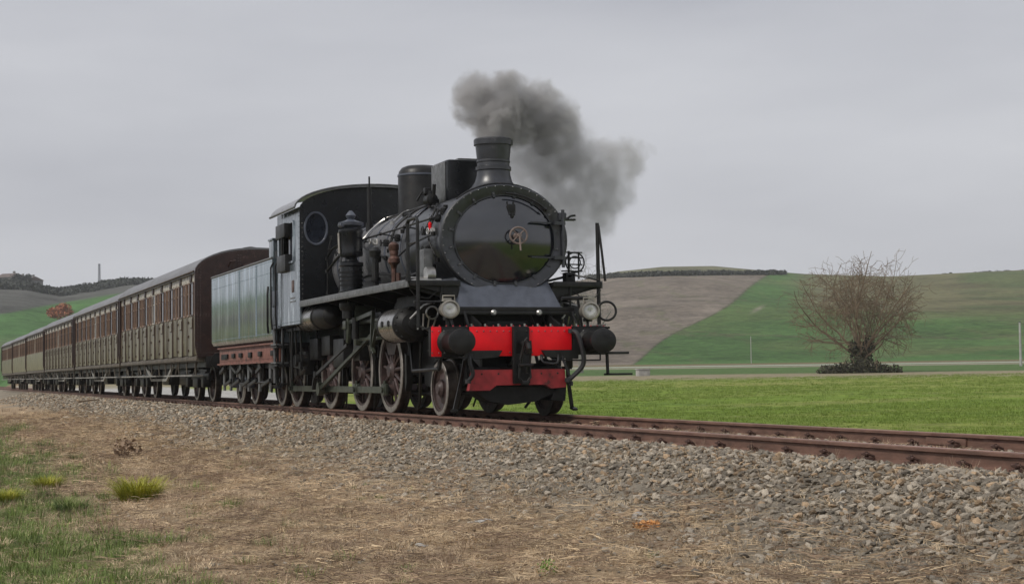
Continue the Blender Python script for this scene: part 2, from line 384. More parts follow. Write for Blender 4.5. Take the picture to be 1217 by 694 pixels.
    paint(hb * sstep(.42, .6, nb), C(.11, .165, .055), .75)
    brown = C(.19, .16, .13)
    # ploughed field left of a line that climbs the hill from (755,428) to (905,336)
    line = 755 + (428 - v) / 92.0 * 150 + 6 * np.sin((v) * .09)
    wl = sstep(1.5, -1.5, u - line) * (u > 400)
    paint(hb * wl, brown); paint(hb * wl * sstep(.45, .55, nb), C(.235, .20, .165), .6)
    paint(hb * np.exp(-((u - line) / 1.6) ** 2), C(.07, .07, .04), .8)
    # upper right bare fields
    wr = sstep(925, 985, u + (n1 - .47) * 25) * (1 - sstep(352, 376, v - (u - 950) * .05 + (nb - .47) * 50))
    paint(hb * wr, C(.165, .14, .08), .8)
    wr2 = sstep(1130, 1160, u) * (1 - sstep(365, 385, v)); paint(hb * wr2 * sstep(.3, .6, fbm(X * .02, Y * .06)), C(.08, .12, .045), .8)
    paint(hb * (u > 1000) * wv(330, 430, 10) * sstep(.5, .62, fbm(X * .05, Y * .012 + 3)), C(.13, .12, .06), .35)
    # little landslip scar
    paint(hb * np.exp(-(((u - 902) / 7) ** 2 + ((v - 367 + (u - 902) * .5) / 2.2) ** 2)), C(.30, .27, .21), .9)
    # tramlines and worn strips that follow the slope
    q_ = X * .22 + Y * .97 + (nb - .47) * 16
    paint(hb * (u > 400) * (np.abs(np.mod(q_, 21) - 10.5) < .9) * sstep(.3, .6, n1), C(.12, .14, .06), .45)
    q2 = X * .6 - Y * .8 + (nb - .47) * 40
    paint(hb * (u > 760) * (np.abs(np.mod(q2, 95) - 40) < 1.6), C(.10, .10, .055), .55)
    # upper strip above the hedge
    paint(hb * (u > 640) * (u < 935) * (1 - sstep(326, 328.5, v + (u - 800) * .012)), C(.15, .15, .09))
    # left hill: grey scrub above, green below
    lt = u < 400
    edge = np.interp(u, [-800, 0, 60, 130, 400], [392, 373, 362, 350, 330])
    paint(hb * lt, C(.075, .16, .05))
    paint(hb * lt * (1 - sstep(edge - 1.5, edge + 1.5, v + (n1 - .47) * 2)), C(.10, .10, .09))
    paint(hb * lt * wv(402, 445, 6), C(.12, .14, .075), .6)
    back = np.abs(ang) > 1.0
    # ---- mesh
    na, nr = A.shape
    co = np.stack([X, Y, Z], -1).reshape(-1, 3)
    idx = np.arange(na * nr).reshape(na, nr); nxt = np.roll(idx, -1, axis=0)
    def sheet(name, lo, hi, mt):
        q = np.stack([idx[:, lo:hi], idx[:, lo + 1:hi + 1], nxt[:, lo + 1:hi + 1], nxt[:, lo:hi]], -1).reshape(-1, 4)
        used, inv = np.unique(q, return_inverse=True); q = inv.reshape(-1, 4)
        me = bpy.data.meshes.new(name); me.vertices.add(len(used)); me.vertices.foreach_set('co', co[used].ravel())
        me.loops.add(q.size); me.loops.foreach_set('vertex_index', q.ravel()); me.polygons.add(len(q))
        me.polygons.foreach_set('loop_start', np.arange(0, q.size, 4)); me.update(calc_edges=True); me.validate()
        ca = me.color_attributes.new('albedo', 'FLOAT_COLOR', 'POINT')
        cc = np.ones((len(used), 4), np.float32); cc[:, :3] = col.reshape(-1, 3)[used]; ca.data.foreach_set('color', cc.ravel())
        me.polygons.foreach_set('use_smooth', [True] * len(me.polygons)); me.materials.append(mt)
        o = bpy.data.objects.new(name, me); COL.objects.link(o); o['kind'] = 'structure'; return o
    def gmat(name, s1, s2, bumpd, amt):
        m = bpy.data.materials.new(name); m.use_nodes = True; nt = m.node_tree; b = nt.nodes['Principled BSDF']; b.inputs['Roughness'].default_value = .95; b.inputs['Specular IOR Level'].default_value = .2
        at = N(nt, 'ShaderNodeAttribute'); at.attribute_name = 'albedo'
        g = N(nt, 'ShaderNodeTexCoord'); n1_ = N(nt, 'ShaderNodeTexNoise'); n1_.inputs['Scale'].default_value = s1; n1_.inputs['Detail'].default_value = 9; n1_.inputs['Roughness'].default_value = .72
        nt.links.new(g.outputs['Object'], n1_.inputs['Vector'])
        n2_ = N(nt, 'ShaderNodeTexNoise'); n2_.inputs['Scale'].default_value = s2; n2_.inputs['Detail'].default_value = 8; n2_.inputs['Roughness'].default_value = .7
        nt.links.new(g.outputs['Object'], n2_.inputs['Vector'])
        mu = N(nt, 'ShaderNodeMath', operation='ADD'); nt.links.new(n1_.outputs[0], mu.inputs[0]); nt.links.new(n2_.outputs[0], mu.inputs[1])
        mr = N(nt, 'ShaderNodeMapRange'); mr.inputs[1].default_value = .7; mr.inputs[2].default_value = 1.3; mr.inputs[3].default_value = 1 - amt; mr.inputs[4].default_value = 1 + amt
        nt.links.new(mu.outputs[0], mr.inputs[0])
        hv = N(nt, 'ShaderNodeHueSaturation'); nt.links.new(mr.outputs[0], hv.inputs['Value']); nt.links.new(at.outputs['Color'], hv.inputs['Color']); nt.links.new(hv.outputs[0], b.inputs['Base Color'])
        bp = N(nt, 'ShaderNodeBump'); bp.inputs['Distance'].default_value = bumpd; nt.links.new(n1_.outputs[0], bp.inputs['Height']); nt.links.new(bp.outputs[0], b.inputs['Normal'])
        return m
    cut = int(np.searchsorted(rad, 231)); 
    sheet('ground', 0, cut, gmat('ground_soil', 14, 1.6, .06, .6))
    sheet('hills', cut, nr - 1, gmat('hill_fields', .55, .05, .8, .6))
build_ground()
def gz(x, y): return float(height(np.array([x], float), np.array([y], float))[0])

# ================================================================= SCATTER (stuff that nobody could count)
def src_collection(name, meshes):
    c = bpy.data.collections.new(name)
    for i, me in enumerate(meshes):
        o = bpy.data.objects.new(me.name, me); c.objects.link(o)
    return c
def scatter(name, pts, rots, scl, idx, coll, label, cat):
    me = bpy.data.meshes.new(name); me.vertices.add(len(pts)); me.vertices.foreach_set('co', np.asarray(pts, np.float32).ravel())
    for nm, ty, arr in (('rot', 'FLOAT_VECTOR', rots), ('scl', 'FLOAT_VECTOR', scl)):
        at = me.attributes.new(nm, ty, 'POINT'); at.data.foreach_set('vector', np.asarray(arr, np.float32).ravel())
    at = me.attributes.new('idx', 'INT', 'POINT'); at.data.foreach_set('value', np.asarray(idx, np.int32))
    o = bpy.data.objects.new(name, me); COL.objects.link(o)
    ng = bpy.data.node_groups.new(name, 'GeometryNodeTree')
    ng.interface.new_socket('Geometry', in_out='INPUT', socket_type='NodeSocketGeometry'); ng.interface.new_socket('Geometry', in_out='OUTPUT', socket_type='NodeSocketGeometry')
    gi = ng.nodes.new('NodeGroupInput'); go = ng.nodes.new('NodeGroupOutput'); ip = ng.nodes.new('GeometryNodeInstanceOnPoints'); ci = ng.nodes.new('GeometryNodeCollectionInfo')
    ci.inputs['Collection'].default_value = coll; ci.inputs['Separate Children'].default_value = True; ci.inputs['Reset Children'].default_value = True
    def na(nm, ty):
        n = ng.nodes.new('GeometryNodeInputNamedAttribute'); n.data_type = ty; n.inputs['Name'].default_value = nm; return n
    r = na('rot', 'FLOAT_VECTOR'); s = na('scl', 'FLOAT_VECTOR'); k = na('idx', 'INT'); l = ng.links.new
    ip.inputs['Pick Instance'].default_value = True
    l(gi.outputs[0], ip.inputs['Points']); l(ci.outputs[0], ip.inputs['Instance']); l(k.outputs['Attribute'], ip.inputs['Instance Index'])
    e2r = ng.nodes.new('FunctionNodeEulerToRotation'); l(r.outputs['Attribute'], e2r.inputs[0]); l(e2r.outputs[0], ip.inputs['Rotation']); l(s.outputs['Attribute'], ip.inputs['Scale'])
    l(ip.outputs[0], go.inputs[0])
    md = o.modifiers.new('scatter', 'NODES'); md.node_group = ng
    tag(o, label, cat, kind='stuff'); return o
def stone_mesh(name, m, seed):
    bm = bmesh.new(); bmesh.ops.create_icosphere(bm, subdivisions=1, radius=.5); r = random.Random(seed)
    sq = (1, r.uniform(.5, .9), r.uniform(.28, .6))
    for v in bm.verts:
        f = r.uniform(.62, 1.25); v.co = Vector((v.co.x * f * sq[0], v.co.y * f * sq[1], v.co.z * f * sq[2]))
    me = bpy.data.meshes.new(name); bm.to_mesh(me); bm.free(); me.materials.append(M[m]); return me
def blade_mesh(name, m, n, h, spread, lean, w, seed, segs=2, flat=0):
    r = random.Random(seed); V = []; F = []
    for _ in range(n):
        a = r.uniform(0, 2 * PI); rr = spread * math.sqrt(r.random()); bx, by = rr * math.cos(a), rr * math.sin(a)
        a2 = a + r.uniform(-1.2, 1.2); hh = h * r.uniform(.45, 1.1); le = lean * r.uniform(.2, 1.3); ww = w * r.uniform(.6, 1.3); sx, sy = -math.sin(a2) * ww / 2, math.cos(a2) * ww / 2
        b0 = len(V)
        for k in range(segs + 1):
            t = k / segs; o = le * t ** 1.6 * h; z = hh * (t - flat * t * t * .6); f = 1 - t * .9
            V += [(bx + math.cos(a2) * o - sx * f, by + math.sin(a2) * o - sy * f, z), (bx + math.cos(a2) * o + sx * f, by + math.sin(a2) * o + sy * f, z)]
        for k in range(segs): F.append((b0 + 2 * k, b0 + 2 * k + 1, b0 + 2 * k + 3, b0 + 2 * k + 2))
    me = bpy.data.meshes.new(name); me.from_pydata(V, [], F); me.materials.append(M[m]); return me
stones = src_collection('stone_sources', [stone_mesh('stone', 'stone' if i < 6 else 'stone2', i) for i in range(8)])
# ballast: shoulders and between the rails; density falls with distance from the standpoint
def band(n, x0, x1, yf, dens_pow=1.0):
    """points with x more frequent close to the camera"""
    t = rng.random(n); d0 = max(1.0, 22 - x1); d1 = 22 - x0
    d = d0 * (d1 / d0) ** t ** dens_pow; x = 22 - d; y = yf(rng.random(n)); return x, y
def stones_at(n, x0, x1, yf, smin, smax, keep=None, sink=.15):
    x, y = band(n, x0, x1, yf)
    if keep is not None:
        k = keep(x, y); x, y = x[k], y[k]
    z = height(x, y); d = np.hypot(x - CAM.x, y - CAM.y)
    s = rng.uniform(0, 1, len(x)) ** 2.2 * (smax - smin) + smin; s *= np.clip(d / 22, 1, 2.2)
    return x, y, z + s * (.5 - sink) * .5, s
P = [stones_at(46000, -14, 16, lambda q: -1.05 - q * 2.8, .022, .095, lambda x, y: rng.random(len(x)) < np.interp(-y + (fbm(x * .6, y * .6) - .47) * 2.2, [1, 1.9, 3.3], [1, .8, .12])),
     stones_at(16000, -75, -14, lambda q: -1.05 - q * 2.4, .028, .07, lambda x, y: rng.random(len(x)) < np.interp(-y, [1, 2.0, 3.2], [1, .6, .08])),
     stones_at(9000, -30, 16, lambda q: -.75 + q * 1.5, .035, .075),
     stones_at(3500, -20, 16, lambda q: 1.05 + q * 1.5, .035, .08),
     stones_at(12000, -30, 17.5, lambda q: -2.6 - q * 3.6, .012, .05, lambda x, y: fbm(x * .9 + 3, y * .9) > .38)]
x, y, z, s = [np.concatenate(a) for a in zip(*P)]
n = len(x); rots = np.stack([rng.uniform(-.7, .7, n), rng.uniform(-.7, .7, n), rng.uniform(0, 6.28, n)], -1)
scl = np.stack([s, s * rng.uniform(.75, 1.1, n), s * rng.uniform(.7, 1.1, n)], -1)
scatter('ballast_gravel', np.stack([x, y, z], -1), rots, scl, rng.integers(0, 8, n), stones, 'loose grey and brown crushed stone ballast banked along the track', 'gravel')
# dry straw and dead weeds
def stem_mesh(name, m, n, ln, w, seed):
    r = random.Random(seed); V = []; F = []
    for _ in range(n):
        a = r.uniform(0, 2 * PI); x, y, z = r.uniform(-.16, .16), r.uniform(-.16, .16), r.uniform(.0, .05); l = ln * r.uniform(.4, 1.2); da = r.uniform(-1.2, 1.2); rise = r.uniform(-.1, .45); b0 = len(V); k = 4
        for i in range(k + 1):
            t = i / k; V += [(x, y, z - w / 2), (x, y, z + w / 2 * (1 - t * .6))]
            x += math.cos(a) * l / k; y += math.sin(a) * l / k; z = max(.004, z + rise * l / k * (1 - 2.2 * t)); a += da / k
        for i in range(k): F.append((b0 + 2 * i, b0 + 2 * i + 1, b0 + 2 * i + 3, b0 + 2 * i + 2))
    me = bpy.data.meshes.new(name); me.from_pydata(V, [], F); me.materials.append(M[m]); return me
stems = src_collection('stem_sources', [stem_mesh('fallen_stem', 'straw', 18, .10, .0042, 70 + i) for i in range(3)] + [stem_mesh('fallen_stem_dark', 'straw2', 16, .13, .005, 80 + i) for i in range(2)])
straws = src_collection('straw_sources', [blade_mesh('straw_tuft', 'straw', 26, .11, .12, 1.3, .007, 10 + i, flat=.5) for i in range(4)] + [blade_mesh('weed_tuft', 'straw2', 30, .16, .09, .7, .006, 20 + i) for i in range(3)])
def tufts(n, x0, x1, yf, keep, smin, smax, kinds, dscale=16):
    x, y = band(n, x0, x1, yf); k = keep(x, y); x, y = x[k], y[k]; z = height(x, y); m = len(x)
    d = np.hypot(x - CAM.x, y - CAM.y); s = rng.uniform(smin, smax, m) * np.clip(d / dscale, 1, 2.0) ** .5
    return np.stack([x, y, z - .01], -1), np.stack([rng.uniform(-.2, .2, m), rng.uniform(-.2, .2, m), rng.uniform(0, 6.28, m)], -1), np.stack([s, s, s * rng.uniform(.6, 1.1, m)], -1), rng.choice(kinds, m)
def cat4(L_): return [np.concatenate(a) for a in zip(*L_)]
D = cat4([tufts(24000, -40, 18.5, lambda q: -2.6 - q * 5.6, lambda x, y: rng.random(len(x)) < np.interp(-y + (fbm(x * .7, y * .7) - .47) * 2.5, [2.2, 3.1, 4.6, 8], [.05, .6, .9, .45]), .3, .8, [0, 1, 2, 3]),
          tufts(4200, -45, 18.5, lambda q: -3.6 - q * 4.6, lambda x, y: fbm(x * .6 + 20, y * .6) > .5, .4, .95, [4, 5, 6]),
          tufts(900, -10, 15, lambda q: -.7 + q * 1.4, lambda x, y: x > 2, .3, .8, [0, 1, 2, 4]),
          tufts(5200, -50, 17, lambda q: -1.5 - q * 1.8, lambda x, y: rng.random(len(x)) < np.interp(-y + (fbm(x * 1.3, y * 1.3) - .47) * 2, [1.4, 3.2], [.04, .7]), .2, .6, [0, 1, 2, 3, 5]),
          tufts(700, -10, 15, lambda q: -1.0 - q * 1.6, lambda x, y: x > -9, .3, .8, [0, 1, 2, 4])])
scatter('dry_grass', D[0], D[1], D[2], D[3], straws, 'matted straw coloured dry grass and dead weeds on the dirt verge', 'dry grass')
St = cat4([tufts(12000, -35, 18.5, lambda q: -2.4 - q * 5.4, lambda x, y: rng.random(len(x)) < np.interp(-y + (fbm(x * .8 + 9, y * .8) - .47) * 2.5, [2.2, 3.8, 5.6, 6.4], [.06, .7, .6, .12]), .6, 1.3, [0, 1, 2, 3, 4]), tufts(500, -5, 15, lambda q: -.7 + q * 1.4, lambda x, y: x > 0, .4, .9, [0, 1, 3])])
scatter('fallen_stems', St[0], St[1], St[2], St[3], stems, 'tangle of fallen dry stems lying over the dirt and the foot of the ballast', 'dry stems')
greens = src_collection('grass_sources', [blade_mesh('grass_tuft', 'grass', 34, .12, .10, .55, .007, 30 + i) for i in range(4)])
G = cat4([tufts(16000, -60, 19, lambda q: -4.9 - q * 4.5, lambda x, y: rng.random(len(x)) < np.interp(-y + (fbm(x * 1.2, y * 1.2) - .47) * 2 + (fbm(x * .35, y * .35) - .47) * 2.5, [5.7, 6.7], [.02, .65]), .5, 1.15, [0, 1, 2, 3]),
          tufts(500, -20, 15, lambda q: -3 - q * 2.5, lambda x, y: fbm(x * 1.1 + 40, y * 1.1) > .56, .3, .6, [0, 1, 2, 3])])
scatter('green_grass', G[0], G[1], G[2], G[3], greens, 'short green grass growing at the bottom left of the verge', 'grass')
crops = src_collection('crop_sources', [blade_mesh('crop_tuft', 'crop', 22, .12, .28, .35, .02, 50 + i, segs=1) for i in range(3)])
def crop_pts(n):
    u = rng.uniform(560, 1260, n); d = 15 * (110 / 15) ** rng.random(n)
    Xc = np.array([CAM.x + (CAMX.x * ((a - PW / 2) / FPX) - CAMZ.x) * b for a, b in zip(u, d)]); Yc = np.array([CAM.y + (CAMX.y * ((a - PW / 2) / FPX) - CAMZ.y) * b for a, b in zip(u, d)])
    k = (Yc > 3.0 + 1.3 * fbm(Xc * .7, Yc * .2)) & (rng.random(n) < np.clip(fbm(Xc * .3, Yc * .12) * 3.2 - .7, .12, 1)); Xc, Yc = Xc[k], Yc[k]; m = len(Xc); z = height(Xc, Yc); dd = np.hypot(Xc - CAM.x, Yc - CAM.y); s = rng.uniform(.3, .6, m) * np.clip(dd / 30, 1, 2.5) ** .5
    return np.stack([Xc, Yc, z - .01], -1), np.stack([0 * s, 0 * s, rng.uniform(0, 6.28, m)], -1), np.stack([s * 1.2, s * 1.2, s * .8], -1), rng.integers(0, 3, m)
Cp = crop_pts(26000)
scatter('young_crop', *Cp, crops, 'low bright green young crop covering the flat field', 'crop')

# ================================================================= TRACK
def build_track():
    root = empty('railway_track'); tag(root, 'single railway track of rusty rails with dark fastenings, running under the train', 'railway track')
    prof = [(-.075, -.15), (.075, -.15), (.075, -.135), (.012, -.115), (.012, -.04), (.037, -.03), (.037, -.008), (.028, -.004), (-.028, -.004), (-.037, -.008), (-.037, -.03), (-.012, -.04), (-.012, -.115), (-.075, -.135)]
    for yc in (-.865, .865):
        b = MB(); b.prism([(yc + p[0] * 1.15, p[1]) for p in prof], -330, 60, 'X'); r = b.build('rail', 'rust', root)
        b = MB(); b.box(-330, 60, yc - .03, yc + .03, -.004, 0); b.build('rail_head', 'railtop', r)
    sm = MB().box(-.12, .12, -1.5, 1.5, -.28, -.152, .01).build('sleeper', 'wood', mesh=True)
    c = MB()
    for s_ in (-1, 1):
        c.box(-.07, .07, s_ * .06, s_ * .15, -.15, -.115, .006); c.tube([(0, s_ * .115, -.12), (0, s_ * .115, -.065)], .017, 6); c.lathe([(-.1, .03), (-.075, .03)], (0, s_ * .115, 0), 'Z', seg=6)
        c.tube([(-.05, s_ * .06, -.11), (-.05, s_ * .13, -.085), (.05, s_ * .13, -.085), (.05, s_ * .06, -.11)], .012, 5)
    cm = c.build('rail_fastening', 'clip', mesh=True)
    x = 21.0; i = 0
    while x > -98:
        sl_ = inst('sleeper', sm, root, (x, 0, 0), (0, 0, random.uniform(-.01, .01)))
        if x > -34:
            for yc in (-.865, .865): inst('rail_fastening', cm, sl_, (0, yc, 0), sc=(.8, .9, random.uniform(.8, 1.1)))
        x -= .62; i += 1
    fp = MB(); 
    for s_ in (-1, 1): fp.box(9.35, 9.95, .865 + s_ * .014, .865 + s_ * .035, -.11, -.045, .004)
    fp.build('fishplate', 'rust', root)
build_track()
# ================================================================= LOCOMOTIVE
def arc(cy, cz, ry, rz, a0, a1, n):
    return [(cy + ry * math.cos(a0 + (a1 - a0) * k / n), cz + rz * math.sin(a0 + (a1 - a0) * k / n)) for k in range(n + 1)]
KY, KZ = 1.2, 1.0
BC = 2.555       # boiler centre height
_wheel_cache = {}
def wheel_meshes(r, th, nsp, hub, side, cw):
    """meshes local to the wheel centre; side -1: outer face towards -Y"""
    k = (r, th, nsp, hub, side, cw)
    if k in _wheel_cache: return _wheel_cache[k]
    s = side; o = {}
    ri = r * .86 if nsp else r * .84
    yo, yi = s * 0, -s * th       # outer face at y=0, inner at -s*th
    b = MB(); b.lathe([(yo, ri), (yo, r - .012), (yo - s * .012, r)], (0, 0, 0), 'Y', seg=48, close=False); o['rim_face'] = b.build('rim_face', 'rim', mesh=True)
    b = MB(); b.lathe([(yo - s * .012, r), (yi + s * .035, r + .004), (yi + s * .03, r + .028), (yi, r + .028), (yi, ri), (yo, ri)], (0, 0, 0), 'Y', seg=48, close=False); o['tyre'] = b.build('tyre', 'tread', mesh=True)
    c = MB()
    c.lathe([(yo - s * .012, ri + .002), (yo - s * .012, ri - .035), (yi + s * .02, ri - .035), (yi + s * .02, ri + .002)], (0, 0, 0), 'Y', seg=40, close=False)
    if nsp:
        for q in range(nsp):
            a = 2 * PI * q / nsp + .1; p0 = Vector((math.cos(a), 0, math.sin(a)))
            c.tube([p0 * hub * .8 + Vector((0, yo - s * .055, 0)), p0 * (ri - .02) + Vector((0, yo - s * .065, 0))], .034 if r > .5 else .028, 6, .022 if r > .5 else .02)
        if cw:
            pol = []
            for q in range(9):
                a = PI / 2 - cw + 2 * cw * q / 8; pol.append((math.cos(a) * (ri - .02), math.sin(a) * (ri - .02)))
            pol += [(math.cos(PI / 2 + cw) * ri * .52, math.sin(PI / 2 + cw) * ri * .55), (math.cos(PI / 2 - cw) * ri * .52, math.sin(PI / 2 - cw) * ri * .55)]
            c.prism(pol, yo - s * .022, yo - s * .1, 'Y')
            c.lathe([(yo + s * .02, .085), (yo - s * .1, .095)], (0, 0, -.30), 'Y', seg=16)
    else:
        c.lathe([(yo - s * .03, ri), (yo - s * .075, ri * .7), (yo - s * .05, hub), (yi + s * .03, hub), (yi + s * .03, ri)], (0, 0, 0), 'Y', seg=36, close=False)
    c.lathe([(yo + s * .03, .01), (yo + s * .03, hub * .6), (yo + s * .01, hub * .68), (yo - s * .02, hub), (yi, hub)], (0, 0, 0), 'Y', seg=24, close=True)
    o['wheel'] = c.build('wheel', 'wheel', mesh=True)
    _wheel_cache[k] = o; return o
def add_wheel(parent, x, y, r, th=.16, nsp=12, hub=.15, cw=0):
    side = -1 if y < 0 else 1
    ms = wheel_meshes(r, th, nsp, hub, side, cw)
    w = inst('wheel', ms['wheel'], parent, (x, y, r)); inst('tyre', ms['tyre'], w); inst('rim_face', ms['rim_face'], w); return w
def lamp(parent, x, y, z, post_z, label=None):
    b = MB(); b.lathe([(-.16, .05), (-.15, .10), (-.05, .115), (.02, .126), (.05, .130), (.055, .108), (.0, .104)], (x, y, z), 'X', (1.08, 1), 28, close=False)
    b.box(x - .13, x - .03, y - .05, y + .05, z + .11, z + .16, .01)
    b.tube([(x - .02, y - .09, z + .11), (x - .02, y - .085, z + .19), (x - .02, y + .085, z + .19), (x - .02, y + .09, z + .11)], .013, 6)
    l = b.build('headlamp', 'brass', parent)
    if label: l['label'] = label
    MB().lathe([(.02, .005), (.035, .06), (.028, .09), (.015, .110)], (x, y, z), 'X', (1.08, 1), 28, close=False).build('lens', 'lens', l)
    b = MB(); b.tube([(x - .08, y, z - .1), (x - .08, y, post_z)], .022, 8); b.box(x - .14, x - .02, y - .05, y + .05, z - .15, z - .10, .006); b.build('bracket', 'grime', l)
    return l
def build_loco():
    R = empty('steam_locomotive'); tag(R, 'black steam locomotive with red buffer beam and smoking chimney at the head of the train', 'locomotive')
    P_ = lambda mb, name, m, par=R, sm=35: mb.build(name, m, par, sm)
    # ---- boiler and smokebox
    b = MB(); b.lathe([(-1.55, .80), (-1.6, .775), (-6.2, .775)], (0, 0, BC + .01), 'X', (1.16, 1), 64, close=False); boiler = P_(b, 'boiler', 'boiler')
    for x in (-1.9, -2.75, -3.55, -4.35, -5.1, -5.75):
        MB().ring((x, 0, BC + .01), 'X', .77, .786, -.03, .03, (1.16, 1), 64).build('boiler_band', 'grey', boiler)
    b = MB(); b.lathe([(.22, .775), (-1.6, .775), (-1.6, .70)], (0, 0, BC), 'X', (1.2, 1), 64, close=False); sb = P_(b, 'smokebox', 'smoke')
    b = MB(); b.lathe([(.18, .74), (.2, .785), (.24, .80), (.34, .80), (.365, .795), (.378, .78), (.372, .74), (.358, .67), (.345, .64), (.345, .56)], (0, 0, BC), 'X', (1.245, 1.01), 72, close=False)
    P_(b, 'front_ring', 'smoke', sb)
    b = MB(); pts = []
    for k in range(44):
        a = 2 * PI * k / 44; pts.append((.372, 1.245 * .765 * math.cos(a), BC + .775 * math.sin(a)))
    b.rivets(pts, .017, .014)
    for s_ in (-1.52, -.85, .18):
        for k in range(60):
            a = 2 * PI * k / 60; p = Vector((s_, 1.2 * .775 * math.cos(a), BC + .775 * math.sin(a))); b.rivets([p], .013, .01, Vector((0, math.cos(a), math.sin(a))))
    P_(b, 'rivet', 'smoke', sb)
    b = MB(); prof = [(.30, .665)] + [(.345 + math.sqrt(1.35 ** 2 - (.655 * q / 16) ** 2) - math.sqrt(1.35 ** 2 - .655 ** 2), .655 * q / 16) for q in range(16, 0, -1)] + [(.345 + 1.35 - math.sqrt(1.35 ** 2 - .655 ** 2), .004)]
    b.lathe(prof, (0, .01, BC), 'X', (1.18, .975), 72); door = P_(b, 'smokebox_door', 'door')
    b = MB(); b.ring((.352, .01, BC), 'X', .655, .668, -.01, .01, (1.18, .975), 72)
    P_(b, 'door_rim', 'smoke', door)
    b = MB()
    for k in range(16):
        a = 2 * PI * (k + .5) / 16; ca, sa = math.cos(a), math.sin(a)
        p0 = Vector((.362, 1.245 * .635 * ca, BC + .62 * sa)); p1 = Vector((.365, 1.245 * .70 * ca, BC + .70 * sa)); b.bar(p0, p1, .04, .02, (1, 0, 0)); b.rivets([p1 - Vector((0, ca * .03, sa * .03))], .018, .022)
    P_(b, 'door_clamp', 'smoke', door)
    b = MB(); b.torus((.62, .12, 2.59), 'X', .118, .014, (1.12, 1), 30, 8)
    for k in range(4):
        a = PI / 4 + k * PI / 2; b.tube([(.62, .12, 2.59), (.62, .12 + .13 * math.cos(a), 2.59 + .12 * math.sin(a))], .009, 6)
    P_(b, 'handwheel', 'wheelrim', door)
    b = MB(); b.lathe([(-.17, .045), (-.02, .04), (.0, .03), (.05, .03)], (.62, .12, 2.59), 'X', seg=14); b.tube([(.66, .12, 2.59), (.67, .125, 2.46), (.68, .128, 2.37)], .014, 8)
    P_(b, 'door_handle', 'wheelrim', door)
    b = MB(); b.box(.44, .50, .06, .1, 2.86, 2.93, .01); b.box(.43, .46, .02, .14, 2.93, 3.06, .006); b.tube([(.40, .03, 3.1), (.47, .04, 2.9)], .012, 6); b.tube([(.40, .13, 3.1), (.47, .12, 2.9)], .012, 6); P_(b, 'lamp_iron', 'grime', door)
    b = MB()
    for z, y0 in ((2.80, .36), (2.29, .36)):
        b.bar((.50, y0, z), (.40, .80, z), .02, .03, (1, 0, 0)); b.bar((.43, .74, z), (.40, .93, z), .05, .07, (1, 0, 0))
    b.tube([(.42, .90, 2.15), (.42, .90, 3.0)], .026, 8); b.box(.36, .42, .84, .96, 2.84, 2.96, .01)
    P_(b, 'door_hinge', 'smoke', door)
    b = MB(); pts = [(.43, 1.2 * .70 * math.cos(a), BC + .665 * math.sin(a)) for a in [math.radians(t) for t in range(42, 96, 6)]]
    b.tube(pts, .014, 6); b.rivets([(.41, pts[0][1], pts[0][2])], .04, .03); P_(b, 'door_rail', 'grime', door)
    # handrail over the smokebox
    b = MB(); pts = [(.30, 1.2 * .822 * math.cos(a), BC + .822 * math.sin(a)) for a in [math.radians(t) for t in range(22, 140, 6)]]
    b.tube(pts, .016, 8)
    for k in (1, 5, 9, 13, 18): b.tube([pts[k], (.28, pts[k][1] * .91, BC + (pts[k][2] - BC) * .91)], .013, 6)
    P_(b, 'smokebox_handrail', 'grime', sb)
    b = MB(); b.box(.2, .3, .93, 1.16, 2.86, 2.885, .004); b.tube([(.25, .9, 2.8), (.25, 1.1, 2.93), (.25, 1.17, 2.94)], .018, 6); P_(b, 'side_bracket', 'grime', sb)
    # saddle plate, chimney
    b = MB(); q_ = [b.bm.verts.new(p) for p in ((.56, -.80, 1.55), (.56, .80, 1.55), (.20, .62, 2.15), (.20, -.62, 2.15), (-1.3, -.8, 1.5), (-1.3, .8, 1.5), (-1.3, .62, 2.2), (-1.3, -.62, 2.2))]; [b.bm.faces.new([q_[i] for i in f_]) for f_ in ((0, 1, 2, 3), (4, 7, 6, 5), (0, 4, 5, 1), (3, 2, 6, 7), (0, 3, 7, 4), (1, 5, 6, 2))]; P_(b, 'saddle', 'grey')
    b = MB(); pr = [(3.26, .47), (3.30, .43), (3.36, .355), (3.44, .30), (3.53, .272), (3.60, .265), (3.61, .285), (3.66, .285), (3.67, .262), (3.72, .258), (3.73, .268), (3.75, .268), (3.76, .26), (3.98, .285), (3.985, .31), (4.06, .312), (4.08, .295), (4.08, .255), (3.7, .22)]
    b.lathe(pr, (-.07, 0, 0), 'Z', (.88, .94), 48, close=False); ch = P_(b, 'chimney', 'smoke')
    b = MB(); b.lathe([(3.7, .01), (3.7, .22)], (-.07, 0, 0), 'Z', (.94, 1), 24, close=False); P_(b, 'flue', 'soot', ch)
    # sand box cover and dome
    b = MB(); b.box(-1.72, -.98, -.42, .42, 3.15, 3.895, .06); sd_ = P_(b, 'sand_dome', 'black')
    b = MB(); b.box(-1.72, -1.05, -.432, -.42, 3.25, 3.86, .004); b.box(-1.6, -1.1, -.2, .2, 3.89, 3.93, .015); b.rivets([(-1.05 - .1 * k, -.433, 3.84) for k in range(7)], .012, .01, (0, -1, 0)); P_(b, 'lit_side_and_lid', 'board', sd_)  # lighter grey sheet imitates light on the near side; lid shares the colour
    b = MB(); b.lathe([(3.1, .42), (3.2, .39), (3.3, .375), (3.95, .37), (4.03, .355), (4.09, .31), (4.12, .24), (4.13, .005)], (-3.62, 0, 0), 'Z', (1, 1.05), 48, close=False); dm = P_(b, 'steam_dome', 'grime')
    b = MB(); b.ring((-3.62, 0, 3.96), 'Z', .36, .38, -.015, .015, (1, 1.05), 48); P_(b, 'dome_band', 'grey', dm)
